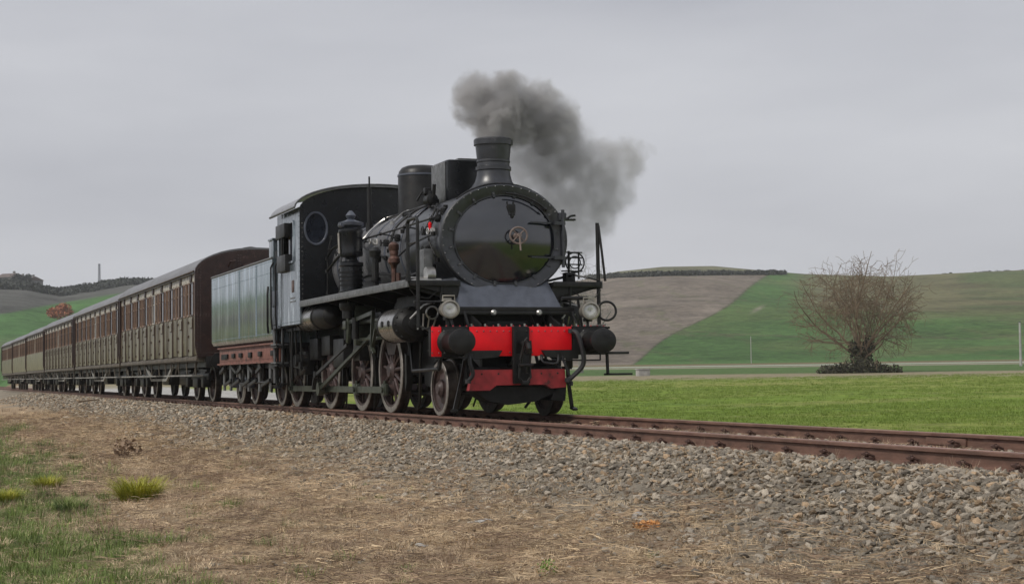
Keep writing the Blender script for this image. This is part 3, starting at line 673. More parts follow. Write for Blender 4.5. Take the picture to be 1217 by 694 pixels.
    b = MB(); b.lathe([(3.2, .14), (3.5, .13), (3.55, .17), (3.62, .17), (3.68, .08)], (-4.9, .2, 0), 'Z', seg=20); b.tube([(-4.9, .2, 3.6), (-4.9, .2, 3.85)], .04, 8); P_(b, 'safety_valve', 'copper')
    b = MB(); b.tube([(-4.7, -.6, 3.1), (-4.7, -.6, 3.25)], .07, 10); b.tube([(-4.7, -.6, 3.2), (-4.7, -.6, 3.86)], .042, 10); b.tube([(-4.7, -.6, 3.86), (-4.7, -.6, 4.06)], .016, 6); P_(b, 'whistle', 'grime')
    # generator and fittings on top in front of the sand box
    b = MB(); b.lathe([(-.12, .05), (-.1, .09), (.1, .09), (.12, .05)], (-1.2, -.62, 3.28), 'X', seg=14); b.tube([(-1.2, -.62, 3.15), (-1.2, -.62, 3.42)], .035, 8); b.tube([(-1.05, -.62, 3.3), (-1.0, -.62, 3.5)], .03, 8); b.tube([(-1.3, -.6, 3.3), (-1.35, -.7, 3.42), (-1.5, -.74, 3.3)], .018, 6); b.box(-1.32, -1.22, -.7, -.6, 3.38, 3.47, .01); P_(b, 'turbo_generator', 'grime')
    # ---- cab
    cab = empty('cab'); cab.parent = R
    XF, XB = -6.15, -7.98
    roofpts = arc(0, 3.62, 1.5, .44, PI * .985, PI * .015, 24)
    prof = [(-1.5, 1.95), (1.5, 1.95)] + roofpts[::-1]
    # front wall with round windows cut out: built as ring fan around each window
    def wall_with_hole(bm_mb, x, poly, hc, hry, hrz, th):
        n = 32; hole = [(hc[0] + hry * math.cos(2 * PI * k / n), hc[1] + hrz * math.sin(2 * PI * k / n)) for k in range(n)]
        bmx = bm_mb.bm
        for xx in (x, x - th):
            o = [bmx.verts.new((xx, *p)) for p in poly]; h = [bmx.verts.new((xx, *p)) for p in hole]
            es = [bmx.edges.new((o[i], o[(i + 1) % len(o)])) for i in range(len(o))] + [bmx.edges.new((h[i], h[(i + 1) % n])) for i in range(n)]
            bmesh.ops.triangle_fill(bmx, use_beauty=True, use_dissolve=False, edges=es)
    for s_ in (-1, 1):
        half = [(0, 1.95), (s_ * 1.5, 1.95)] + [(s_ * abs(p[0]), p[1]) for p in arc(0, 3.62, 1.5, .44, PI * .015, PI * .5, 12)]
        w = MB(); wall_with_hole(w, XF, half, (s_ * 1.2, 3.27), .2, .285, .02); P_(w, 'front_wall', 'black', cab, 0)
        b = MB(); b.torus((XF + .012, s_ * 1.2, 3.27), 'X', 1, .022, (.205, .29), 36, 6); wf = P_(b, 'window_frame', 'grey', cab)
        b = MB(); b.lathe([(0, .0001), (0, 1)], (XF - .01, s_ * 1.2, 3.27), 'X', (.2, .285), 32, close=False); P_(b, 'window_pane', 'cabglass', cab)
    b = MB(); b.rivets([(XF, -1.45, 2.0 + .085 * k) for k in range(20)] + [(XF, p[0] * .965, p[1] - .04) for p in roofpts[::1]], .013, .012); P_(b, 'rivet', 'black', cab)
    for s_ in (-1, 1):
        b = MB(); y0, y1 = sorted((s_ * 1.5, s_ * 1.47))
        b.box(XF - .001, -6.62, y0, y1, 1.55, 3.66); b.box(-6.62, -7.75, y0, y1, 1.55, 2.72); b.box(-6.62, -7.75, y0, y1, 3.42, 3.66); b.box(-7.75, XB, y0, y1, 1.55, 3.66)
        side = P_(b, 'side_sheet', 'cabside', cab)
        b = MB(); yy = s_ * 1.512
        for q in ((-6.62, -6.57, 2.70, 3.44), (-7.8, -7.75, 2.70, 3.44), (-7.75, -6.62, 2.68, 2.72), (-7.75, -6.62, 3.42, 3.46)): b.box(q[0], q[1], yy - .012, yy + .012, q[2], q[3])
        b.rivets([(XF - .05, s_ * 1.5, 1.6 + .1 * k) for k in range(21)] + [(-7.93, s_ * 1.5, 1.6 + .1 * k) for k in range(21)] + [(XF - .1 - .1 * k, s_ * 1.5, 1.6) for k in range(21)], .012, .01, (0, s_, 0))
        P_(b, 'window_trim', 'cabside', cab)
        b = MB(); b.box(-6.55, -7.15, s_ * 1.46 - .01, s_ * 1.46 + .01, 2.72, 3.42); P_(b, 'window_pane', 'cabglass', cab)
        # wind deflector and roller blind boxes
        b = MB(); b.box(-6.95, -7.7, s_ * 1.5 - .1, s_ * 1.5 + .1, 3.18, 3.44, .015); b.box(-6.95, -7.65, s_ * 1.5 - .09, s_ * 1.5 + .09, 2.55, 2.86, .015); b.tube([(-7.3, s_ * 1.56, 2.8), (-7.3, s_ * 1.56, 3.2)], .03, 6); P_(b, 'window_shutter', 'grime', cab)
    b = MB(); b.box(-6.62, -6.78, -1.508, -1.50, 2.14, 2.36, .003); P_(b, 'builder_plate', 'copper', cab)
    b = MB(); b.box(-6.55, -6.9, -1.506, -1.50, 2.02, 2.05); b.box(-6.5, -6.95, -1.506, -1.5, 1.96, 1.985); P_(b, 'number_strip', 'board', cab)
    rp = arc(0, 3.62, 1.62, .47, PI * .99, PI * .01, 24); rq = arc(0, 3.62, 1.62, .43, PI * .01, PI * .99, 24)
    b = MB(); b.prism(rp + rq, XF + .12, XB - .1, 'X'); rf = P_(b, 'roof', 'boiler', cab)
    b = MB(); b.tube([(XF + .13, p[0], p[1]) for p in rp], .016, 6); b.tube([(XF + .12, -1.62, 3.635), (XB - .1, -1.62, 3.635)], .022, 6); b.tube([(XF + .12, 1.62, 3.635), (XB - .1, 1.62, 3.635)], .022, 6); P_(b, 'roof_gutter', 'board', cab)
    b = MB(); b.box(XB - .45, XB, -1.3, 1.3, 1.5, 1.56); b.box(XB, XF, -1.46, 1.46, 1.53, 1.56); P_(b, 'floor', 'soot', cab)
    b = MB(); b.box(XB - .02, XB + .01, -1.46, -.9, 1.56, 3.62); b.box(XB - .02, XB + .01, .9, 1.46, 1.56, 3.62); b.box(-6.3, -6.2, -.9, .9, 1.6, 3.2); P_(b, 'rear_wall', 'soot', cab)
    b = MB()
    for x in (-7.9, -8.3): b.tube([(x, -1.54, 1.5), (x, -1.56, 1.75), (x, -1.56, 2.7), (x, -1.51, 2.8)], .018, 6)
    P_(b, 'cab_handrail', 'grime', cab)
    b = MB()   # box on the rear upper part of the side, light coloured
    b.box(XB - .45, XB, -1.42, -1.38, 1.6, 2.4); P_(b, 'rear_screen', 'soot', cab)
    # steps below the cab
    b = MB()
    for x in (-7.9, -8.35): b.tube([(x, -1.42, 1.55), (x, -1.42, .42)], .022, 6)
    for z in (.45, .8, 1.15): b.box(-8.37, -7.88, -1.55, -1.3, z, z + .03)
    P_(b, 'cab_step', 'grime', cab)
    # ---- running boards
    for s_ in (-1, 1):
        y0, y1 = sorted((s_ * .72, s_ * 1.5))
        b = MB(); b.box(-6.13, .45, y0, y1, 1.9, 1.93); rb = P_(b, 'running_board', 'soot')
        b = MB(); b.box(-6.13, .45, s_ * 1.5 - .012, s_ * 1.5 + .012, 1.845, 1.955, .004);  b.rivets([(-6.0 + .16 * k, s_ * 1.512, 1.88) for k in range(40)], .012, .01, (0, s_, 0)); P_(b, 'edge_valance', 'board', rb); b = MB(); ya_, yb_ = sorted((s_ * .72, s_ * 1.486)); b.box(.44, .465, ya_, yb_, 1.86, 1.94, .004); b.prism([(s_ * .72, 1.9), (s_ * 1.4, 1.9), (s_ * 1.35, 1.86), (s_ * .72, 1.7)], .38, .41, 'X'); P_(b, 'end_valance', 'grime', rb)
        b = MB()
        for x in (-5.7, -4.4, -3.1, -1.9, -.6, .3): b.prism([(s_ * .6, 1.9), (s_ * 1.46, 1.9), (s_ * 1.42, 1.84), (s_ * .6, 1.6)], x - .015, x + .015, 'X')
        P_(b, 'bracket', 'grime', rb)
        b = MB()
        if s_ > 0: b.tube([(.42, 1.46, 1.25), (.40, 1.46, 2.82)], .03, 8); b.tube([(.46, 1.55, 1.95), (.46, 1.50, 2.4), (.42, 1.47, 2.78)], .02, 8); b.tube([(.4, 1.46, 1.25), (.85, 1.42, 1.25)], .02, 6)
        if s_ < 0: b.tube([(.45, s_ * 1.5, 1.95), (.45, s_ * 1.5, 2.74), (.50, s_ * 1.5, 2.79), (.86, s_ * 1.5, 2.79), (.91, s_ * 1.5, 2.74), (.91, s_ * 1.5, 1.25)], .026, 8); b.tube([(.45, s_ * 1.5, 2.45), (.91, s_ * 1.5, 2.45)], .012, 6); b.lathe([(-.05, .04), (.05, .04)], (.45, s_ * 1.5, 1.98), 'Z', seg=8)
        P_(b, 'front_handrail', 'grime', rb)
        b = MB(); b.tube([(.42, s_ * 1.0, 1.93), (.42, s_ * 1.0, 1.5)], .018, 6); b.tube([(.42, s_ * 1.05, 1.8), (.45, s_ * 1.2, 1.68), (.45, s_ * 1.4, 1.72), (.45, s_ * 1.48, 1.82)], .008, 5); P_(b, 'stay', 'grime', rb)
    # ---- frames, firebox, underworks
    b = MB()
    for s_ in (-1, 1): b.prism([(.95, 1.3), (.95, .7), (.3, .95), (-.6, .95), (-1.6, .6), (-9.2, .6), (-9.2, 1.5), (-1.5, 1.5), (-.5, 1.75), (.4, 1.5)], s_ * .60 - .02, s_ * .60 + .02, 'Y')
    for x in (-1.2, -3.3, -5.2, -7.6, -9.1): b.box(x - .02, x + .02, -.6, .6, .7, 1.45)
    P_(b, 'main_frame', 'grime')
    b = MB(); b.box(-6.15, -3.6, -.8, .8, 1.2, 2.4, .05); b.prism([(-5.9, 1.2), (-3.8, 1.2), (-4.2, .45), (-5.5, .45)], -.55, .55, 'Y'); P_(b, 'firebox', 'grime')
    b = MB()
    for x, y, w, h, z in ((-1.9, -.9, .25, .3, 1.45), (-2.8, -.95, .3, .24, 1.5), (-4.0, -.95, .2, .5, 1.1), (-4.6, -.98, .3, .3, 1.55), (-5.2, -.95, .35, .5, 1.0), (-6.1, -.95, .3, .35, 1.15), (-7.0, -.95, .3, .4, 1.1), (-7.7, -1.0, .25, .45, .85), (-2.1, .95, .5, .5, 1.3), (-4, .95, .8, .5, 1.2)):
        b.box(x - w, x + w, y - .1, y + .1, z - h / 2, z + h / 2, .02)
    P_(b, 'equipment_box', 'grime')
    for i_, x in enumerate((-2.48, -4.18, -6.31, -8.95)):
        for s_ in (-1, 1): add_wheel(R, x, s_ * .91, .67, .16, 13, .16, .62 if i_ != 2 else .7)
        b = MB(); b.tube([(x, -.8, .67), (x, .8, .67)], .09, 12); P_(b, 'axle', 'grime')
        b = MB()
        for s_ in (-1, 1): b.box(x - .14, x + .14, s_ * .62 - .1, s_ * .62 + .1, .5, .86, .02); b.bar((x - .75, s_ * .68, 1.18), (x + .75, s_ * .68, 1.18), .08, .03); b.bar((x - .5, s_ * .68, 1.14), (x + .5, s_ * .68, 1.14), .08, .03); b.bar((x - .25, s_ * .68, 1.1), (x + .25, s_ * .68, 1.1), .08, .04); b.tube([(x, s_ * .68, 1.1), (x, s_ * .66, .86)], .03, 6)
        P_(b, 'leaf_spring', 'grime')
        b = MB()
        for s_ in (-1, 1):
            b.prism([(x + .70, .95), (x + .78, .9), (x + .79, .5), (x + .72, .35), (x + .69, .55)], s_ * .83 - .05, s_ * .83 + .05, 'Y'); b.tube([(x + .76, s_ * .83, .9), (x + .72, s_ * .8, 1.35)], .02, 6)
        P_(b, 'brake_shoe', 'grime')
    for s_ in (-1, 1): add_wheel(R, 0, s_ * .91, .40, .19, 0, .125, 0)
    b = MB(); b.tube([(0, -.8, .4), (0, .8, .4)], .075, 12); P_(b, 'axle', 'grime')
    # leading truck frame
    b = MB()
    for s_ in (-1, 1): b.prism([(.55, .75), (.6, .5), (.15, .3), (-.2, .3), (-1.4, .45), (-1.4, .75)], s_ * .66 - .02, s_ * .66 + .02, 'Y'); b.box(-.15, .15, s_ * .68 - .08, s_ * .68 + .08, .28, .55, .02)
    b.box(.5, .6, -.66, .66, .45, .7, .02); b.box(-.9, -.8, -.66, .66, .4, .7, .02); P_(b, 'truck_frame', 'grime')
    # ---- rods and motion both sides
    pinz = .67 - .30
    for s_ in (-1, 1):
        yo = s_ * 1.0
        b = MB(); xs = (-2.48, -4.18, -6.31, -8.95)
        for xa, xb in zip(xs, xs[1:]):
            b.bar((xa - .1, yo, pinz), (xb + .1, yo, pinz), .04, .105)
        for x in xs: b.lathe([(-.04, .10), (.04, .10)], (x, yo, pinz), 'Y', seg=18); b.lathe([(-.07, .045), (.07, .045)], (x, yo, pinz), 'Y', seg=12); b.box(x - .12, x + .12, yo - .03, yo + .03, pinz - .085, pinz + .085, .015); b.tube([(x, yo, pinz + .08), (x, yo, pinz + .15)], .025, 8)
        P_(b, 'coupling_rod', 'rod')
        yc = s_ * 1.1
        b = MB(); b.prism([(-2.52, 1.365), (-2.52, 1.315), (-6.3, pinz - .035), (-6.3, pinz + .035)], yc - .025, yc + .025, 'Y'); b.lathe([(-.05, .12), (.05, .12)], (-6.31, yc, pinz), 'Y', seg=18); b.lathe([(-.05, .09), (.05, .09)], (-2.5, yc, 1.34), 'Y', seg=16); P_(b, 'connecting_rod', 'rod')
        b = MB(); b.box(-2.65, -2.3, yc - .08, yc + .08, 1.24, 1.44, .02); P_(b, 'crosshead', 'rod')
        b = MB(); b.box(-3.5, -1.3, yc - .06, yc + .06, 1.45, 1.51, .008); b.box(-3.5, -1.3, yc - .06, yc + .06, 1.17, 1.22, .008); b.box(-3.6, -3.48, s_ * .62, s_ * 1.2, 1.1, 1.75, .01) if s_ > 0 else b.box(-3.6, -3.48, -1.2, -.62, 1.1, 1.75, .01); P_(b, 'guide_bar', 'rod')
        b = MB(); b.tube([(-1.3, yc, 1.34), (-2.4, yc, 1.34)], .032, 8); P_(b, 'piston_rod', 'steel')
        yv = s_ * 1.22
        b = MB(); b.bar((-2.35, yv, 1.62), (-2.45, yv, 1.02), .03, .06, (0, 1, 0)); b.bar((-2.45, yv, 1.05), (-2.3, yv, .95), .03, .05, (0, 1, 0)); b.bar((-2.2, yv, 1.34), (-2.5, yv - s_ * .02, .98), .03, .05, (0, 1, 0)); P_(b, 'combination_lever', 'rod')
        b = MB(); b.bar((-2.35, yv, 1.60), (-3.9, yv, 1.48), .03, .06); P_(b, 'radius_rod', 'rod')
        b = MB(); pts = [(-3.9 + .08 * math.cos(t), yv, 1.45 + .3 * math.sin(t)) for t in [-1.3 + .26 * k for k in range(11)]]; b.tube(pts, .045, 6); b.box(-4.0, -3.8, yv - .07, yv + .07, 1.38, 1.52, .015); b.tube([(-3.95, yv, 1.7), (-3.85, yv, 1.85)], .02, 6); P_(b, 'expansion_link', 'rod')
        b = MB(); b.bar((-3.95, yv, 1.12), (-6.15, yv, .62), .03, .055); b.bar((-6.31, yv, pinz), (-6.15, yv, .64), .04, .07, (0, 1, 0)); b.lathe([(-.03, .06), (.03, .06)], (-6.15, yv, .63), 'Y', seg=12); P_(b, 'eccentric_rod', 'grime')
        # cylinder
        b = MB(); b.lathe([(-1.22, .262), (-.42, .262)], (0, s_ * 1.19, 1.345), 'X', (1.12, .97), 40, close=False); cy = P_(b, 'cylinder', 'silver')
        b = MB(); b.lathe([(-.42, .262), (-.40, .272), (-.36, .27), (-.34, .235), (-.30, .2), (-.26, .17), (-.24, .09), (-.2, .085), (-.18, .004)], (0, s_ * 1.19, 1.345), 'X', (1.12, .97), 40, close=False)
        b.rivets([(-.345, s_ * 1.19 + .27 * math.cos(a), 1.345 + .235 * math.sin(a)) for a in [2 * PI * k / 14 for k in range(14)]], .02, .025)
        b.lathe([(-1.26, .1), (-1.24, .27), (-1.2, .27)], (0, s_ * 1.19, 1.345), 'X', (1.12, .97), 32); P_(b, 'cylinder_cover', 'soot', cy)
        b = MB()
        for x in (-.95, -.62): b.lathe([(-.02, .045), (.02, .05)], (x, s_ * 1.475, 1.36), 'Y', seg=12)
        P_(b, 'drain_plug', 'soot', cy)
        b = MB(); ya, yb = sorted((s_ * .62, s_ * 1.16)); b.box(-1.3, -.3, ya, yb, 1.2, 1.78, .05)
        if s_ > 0: b.lathe([(-1.3, .2), (-1.28, .25), (-.32, .25), (-.28, .22), (-.24, .12), (-.2, .1)], (0, 1.2, 1.46), 'X', (1.15, 1), 32)
        if 1: b.lathe([(-1.4, .17), (-.22, .17), (-.18, .15), (-.12, .06), (-.05, .05)], (0, s_ * .96, 1.62), 'X', (1.15, 1), 24); P_(b, 'valve_chest', 'soot', cy)
        b = MB(); b.tube([(-.1, s_ * .95, 1.63), (.1, s_ * .98, 1.66), (.2, s_ * 1.2, 1.6), (.2, s_ * 1.4, 1.4)], .014, 6); b.torus((.0, s_ * 1.0, 1.5), 'X', .09, .014, (1, 1), 20, 6)
        for q in range(4): b.tube([(.05 * q, s_ * (1.0 + .09 * q), 1.25), (.15, s_ * (1.0 + .09 * q), 1.4 + .04 * q)], .013, 5)
        b.tube([(.7, s_ * 1.45, 1.3), (.2, s_ * 1.2, 1.28), (-.2, s_ * .95, 1.22)], .012, 6); P_(b, 'drain_cock_pipe', 'steel', cy)
        # small pipes and truck side linkage between cylinder and buffer beam
        b = MB(); b.tube([(-.2, s_ * 1.0, .95), (.7, s_ * 1.0, .98)], .022, 6); b.tube([(-.9, s_ * 1.02, .66), (.35, s_ * 1.02, .68)], .028, 6); b.tube([(-.9, s_ * 1.02, .66), (-1.1, s_ * 1.0, 1.1)], .028, 6); b.tube([(.35, s_ * 1.02, .68), (.4, s_ * 1.0, 1.0)], .035, 6)
        b.tube([(-.55, s_ * 1.0, 1.1), (-.6, s_ * 1.0, .6), (-.95, s_ * .9, .2), (-1.15, s_ * .88, .08)], .024, 6); b.tube([(.5, s_ * 1.15, 1.02), (.55, s_ * 1.2, 1.1), (.8, s_ * 1.25, 1.12)], .018, 6); P_(b, 'truck_linkage', 'grime')
        # sand pipes behind wheels, brake rigging
        b = MB()
        for x in (-3.3, -5.1, -7.2): b.tube([(x + .1, s_ * .9, 1.9), (x + .1, s_ * .98, 1.2), (x + .05, s_ * .92, .5), (x - .25, s_ * .87, .06)], .018, 6)
        b.tube([(-9.4, s_ * .5, .3), (-1.6, s_ * .5, .3)], .03, 6); P_(b, 'sand_pipe', 'grime')
        b = MB()
        for x in (-6.9, -7.3, -7.75): b.tube([(x, s_ * 1.32, 1.5), (x, s_ * 1.3, 1.0), (x - .03, s_ * 1.28, .62)], .02, 6)
        b.bar((-7.75, s_ * 1.3, .85), (-6.9, s_ * 1.3, .8), .05, .12); b.lathe([(-.12, .11), (.12, .11)], (-7.15, s_ * 1.25, .9), 'Y', seg=16); b.tube([(-6.9, s_ * 1.3, .65), (-6.6, s_ * 1.3, .75)], .028, 6)
        b.bar((-7.9, s_ * 1.32, 1.48), (-6.4, s_ * 1.32, 1.48), .08, .05); b.tube([(-7.2, s_ * 1.4, 1.5), (-7.25, s_ * 1.4, .55)], .025, 6); P_(b, 'reverser_hanger', 'grime')
    # ---- near side fittings
    b = MB(); b.lathe([(-6.72, .01), (-6.71, .15), (-6.66, .2), (-6.6, .215), (-5.35, .215)], (0, -1.24, 1.64), 'X', (1.12, 1), 36, close=False); rs_ = P_(b, 'air_reservoir', 'silver')
    b = MB(); b.lathe([(-5.35, .216), (-4.95, .212), (-4.75, .17), (-4.68, .08), (-4.66, .01)], (0, -1.24, 1.64), 'X', (1.12, 1), 36, close=False); P_(b, 'dome_end', 'soot', rs_)
    b = MB()
    for x in (-6.55, -5.4): b.ring((x, -1.24, 1.64), 'X', .214, .232, -.03, .03, (1.12, 1), 36); b.tube([(x, -1.24, 1.84), (x, -1.24, 1.92)], .03, 6)
    P_(b, 'strap', 'grime', rs_)
    # air pump
    def pumpx(): return -3.62
    b = MB(); x, y = -3.62, -1.23
    b.lathe([(1.93, .17), (1.95, .2), (2.0, .205), (2.02, .185), (2.4, .185), (2.42, .205), (2.47, .205), (2.5, .12), (2.56, .1), (2.58, .19), (2.62, .2), (2.66, .195), (2.94, .195), (2.97, .21), (3.02, .205), (3.04, .12)], (x, y, 0), 'Z', (1, 1.0), 32); pm = P_(b, 'air_pump', 'black')
    b = MB(); 
    for z in (2.1, 2.17, 2.24, 2.31): b.ring((x, y, z), 'Z', .18, .2, -.012, .012)
    P_(b, 'cooling_fin', 'soot', pm)
    b = MB(); b.lathe([(3.03, .1), (3.06, .11), (3.09, .2), (3.14, .21), (3.17, .1), (3.2, .05), (3.22, .07), (3.26, .085), (3.31, .05), (3.34, .02)], (x, y, 0), 'Z', (1, 1), 20); b.lathe([(-.1, .04), (.1, .04)], (x, y - .16, 3.1), 'X', seg=10); b.lathe([(-.1, .04), (.1, .04)], (x, y + .16, 3.1), 'X', seg=10); P_(b, 'valve_head', 'grey', pm)
    b = MB(); b.tube([(x + .05, y - .21, 2.62), (x + .02, y - .215, 2.96)], .02, 8); b.tube([(x, y - .02, 2.48), (x, y - .02, 2.6)], .035, 8); P_(b, 'pump_pipe', 'brass', pm)
    b = MB(); b.tube([(x, y - .05, 1.8), (x, y - .05, 1.55)], .11, 12); b.lathe([(1.68, .13), (1.72, .15), (1.8, .15)], (x, y - .05, 0), 'Z', seg=14); b.tube([(x + .25, y, 1.2), (x + .25, y, 1.55)], .06, 10); b.tube([(x - .3, y, 1.2), (x - .3, y, 1.5)], .05, 10); P_(b, 'lubricator', 'grime')
    b = MB(); b.lathe([(.0, .03), (.1, .05), (.14, .09), (.2, .09), (.24, .06), (.3, .07), (.36, .05)], (-.98, -1.28, 2.15), 'Z', seg=14); b.tube([(-.98, -1.28, 1.93), (-.98, -1.28, 2.2)], .04, 8); b.lathe([(-.08, .035), (.08, .035)], (-.98, -1.28, 2.32), 'X', seg=10); b.lathe([(0, .05), (.05, .08), (.12, .08), (.16, .04)], (-.98, -1.28, 2.44), 'Z', seg=12); b.tube([(-.75, -1.28, 2.12), (-.75, -1.28, 1.95)], .035, 8); P_(b, 'feed_valve', 'copper')
    b = MB(); b.box(-.12, .12, -1.16, -1.02, 1.93, 2.42, .02); P_(b, 'lubricator_casing', 'board')
    b = MB(); b.tube([(-2.45, -1.15, 1.93), (-2.45, -1.15, 2.5)], .06, 10); b.lathe([(-.0, .09), (.06, .09)], (-2.45, -1.15, 2.1), 'Z', seg=12); b.lathe([(0, .08), (.1, .1), (.16, .05)], (-2.45, -1.15, 2.48), 'Z', seg=12); P_(b, 'clack_pipe', 'grime')
    b = MB(); b.tube([(.05, -1.0, 2.0), (.05, -1.35, 2.0)], .016, 6); b.lathe([(-.06, .12), (.06, .12)], (.2, -1.1, 2.03), 'Y', seg=16); b.box(-.05, .3, -1.3, -.95, 1.93, 1.98, .01); P_(b, 'oil_pump', 'steel')
    for s_ in (-1, 1):
        b = MB(); b.tube([(.1, s_ * 1.04, 2.86), (-1.6, s_ * 1.03, 2.86), (-5.9, s_ * 1.03, 2.86)], .016, 8)
        for x in (.1, -1.2, -2.5, -3.8, -5.1): b.tube([(x, s_ * 1.04, 2.86), (x, s_ * .84, 2.83)], .012, 6); b.lathe([(-.03, .01), (0, .03), (.03, .01)], (x, s_ * 1.04, 2.86), 'X', seg=8)
        P_(b, 'boiler_handrail', 'grime')
    rr = random.Random(3)
    def on_boiler(x, a, off=.02, sm=0): a = math.radians(a); return (x, -1.16 * (.79 + off) * math.cos(a), BC + (.79 + off) * math.sin(a))
    for pts, r_, mt_ in (([on_boiler(-4.9, 5), on_boiler(-4.4, 22), on_boiler(-4.4, 60), on_boiler(-4.2, 78)], .022, 'steel'), ([on_boiler(-4.1, 60), on_boiler(-4.1, 20), on_boiler(-3.2, 5), on_boiler(-2.6, -5)], .02, 'grime'),
                     ([on_boiler(-2.4, 2), on_boiler(-2.4, 30), on_boiler(-2.2, 55), on_boiler(-1.6, 62), on_boiler(-1.3, 66)], .02, 'grime'), ([on_boiler(-.5, 10, .05), on_boiler(-.5, 38, .05), on_boiler(-.9, 45, .05), on_boiler(-1.3, 60, .04)], .018, 'soot'),
                     ([on_boiler(.1, -20, .08), on_boiler(-.2, 5, .06), on_boiler(-.2, 30, .05), on_boiler(.0, 36, .04)], .014, 'soot'), ([on_boiler(-.1, -25, .1), on_boiler(-1.5, -28, .14), on_boiler(-2.8, -20, .12), on_boiler(-4.5, -22, .12)], .022, 'grime'),
                     ([on_boiler(-.1, -30, .16), on_boiler(-1.4, -33, .18), on_boiler(-3.0, -30, .18)], .016, 'steel'), ([on_boiler(-2.9, 40, .03), on_boiler(-3.2, 62, .03), on_boiler(-3.4, 72, .02)], .02, 'steel'), ([on_boiler(-5.2, 70, .02), on_boiler(-4.4, 66, .03), on_boiler(-3.2, 62, .03), on_boiler(-1.5, 68, .03)], .016, 'grime'),
                     ([on_boiler(-5.8, -5, .15), on_boiler(-5.0, 10, .12), on_boiler(-4.6, 0, .2), on_boiler(-4.4, -20, .25)], .024, 'grime'), ([(-6.1, -1.0, 2.1), (-6.05, -1.0, 2.75), (-6.0, -.95, 3.1)], .018, 'grime'), ([(-6.05, -1.02, 2.72), (-5.5, -1.05, 2.86), (-5.0, -1.0, 2.92)], .02, 'grime'),
                     ([on_boiler(-1.75, 20, .04), on_boiler(-2.1, 45, .03), on_boiler(-2.6, 50, .03)], .018, 'soot'), ([on_boiler(.15, 5, .1), on_boiler(-.9, 0, .1), on_boiler(-1.7, -10, .12)], .016, 'grime')):
        b = MB(); c = [Vector(p) for p in pts]; fine = []
        for i in range(len(c) - 1):
            p0 = c[max(i - 1, 0)]; p1 = c[i]; p2 = c[i + 1]; p3 = c[min(i + 2, len(c) - 1)]
            for q in range(6):
                t = q / 6; fine.append(.5 * ((2 * p1) + (p2 - p0) * t + (2 * p0 - 5 * p1 + 4 * p2 - p3) * t * t + (3 * p1 - p0 - 3 * p2 + p3) * t ** 3))
        fine.append(c[-1]); b.tube(fine, r_, 7)
        for p in (c[0], c[-1]): b.lathe([(-.03, .035), (.03, .035)], p, 'Z', seg=8)
        P_(b, 'pipe', mt_)
    for (x, a, o) in ((.05, 22, .06), (-.25, 12, .06), (.1, 8, .08), (-.15, -8, .08), (.08, 30, .05), (-2.35, 10, .08), (-2.7, -5, .1), (-3.05, 15, .08), (-4.1, 8, .14), (-4.4, -10, .2), (-4.8, 10, .16), (-1.75, 12, .08), (-.1, -22, .14)):
        b = MB(); p = Vector(on_boiler(x, a, o)); b.lathe([(-.06, .02), (-.05, .05), (.04, .05), (.06, .02)], p, 'Z', seg=10); b.tube([p + Vector((-.07, 0, 0)), p + Vector((.08, -.02, .01))], .02, 6); b.torus(p + Vector((0, -.09, 0)), 'Y', .045, .009, (1, 1), 14, 5); b.tube([p, p + Vector((0, -.09, 0))], .012, 5); P_(b, 'valve', rr.choice(['grime', 'grime', 'steel', 'soot']))
    b = MB(); p = Vector(on_boiler(.0, 15, .12)); b.lathe([(-.08, .02), (0, .03), (.03, .012)], p, 'Z', seg=8); P_(b, 'red_handle', 'red')
    # far side: hand wheel cluster and lamp bracket seen beyond the smokebox
    b = MB(); b.torus((.1, 1.22, 2.25), 'X', .15, .012, (1, 1), 24, 6); b.torus((.1, 1.22, 2.25), 'X', .09, .01, (1, 1), 20, 6); b.tube([(.1, 1.12, 1.93), (.1, 1.12, 2.42)], .02, 6); b.tube([(.1, 1.28, 2.0), (.1, 1.28, 2.4)], .014, 6)
    for z in (2.12, 2.22, 2.32, 2.4): b.tube([(.1, 1.0, z), (.1, 1.34, z)], .011, 6)
    b.box(0, .16, 1.05, 1.2, 1.93, 2.1, .02); P_(b, 'lubricator_frame', 'grime')
    b = MB(); b.tube([(-1.2, 1.1, 2.0), (.3, 1.1, 2.05)], .02, 6); b.tube([(.3, 1.1, 2.05), (.5, 1.25, 2.0), (.45, 1.45, 1.96)], .014, 6); P_(b, 'pipe', 'grime')
    # ---- front end
    b = MB(); b.box(.85, .95, -1.34, 1.34, .86, 1.27, .012); b.box(.55, .95, -1.34, 1.34, 1.24, 1.262); beam = P_(b, 'buffer_beam', 'soot')
    for y0, y1 in ((-1.33, -1.185), (-.77, -.13), (.12, .78)):
        b = MB(); b.box(.95, .968, y0, y1, .85, 1.262, .004); P_(b, 'red_plate', 'red', beam)
    b = MB(); b.rivets([(.968, y, 1.2) for y in (-1.32, -1.22, -.66, -.56, -.46, -.36, -.26, -.17, .17, .27, .37, .47, .57, .67, .74)] + [(.968, y, .9) for y in (-1.32, -1.22, -.66, -.17, .17, .74)], .014, .012)
    b.rivets([(.93, -1.3 + .1 * k, 1.262) for k in range(27)], .02, .03, (0, 0, 1)); P_(b, 'rivet', 'dred', beam)
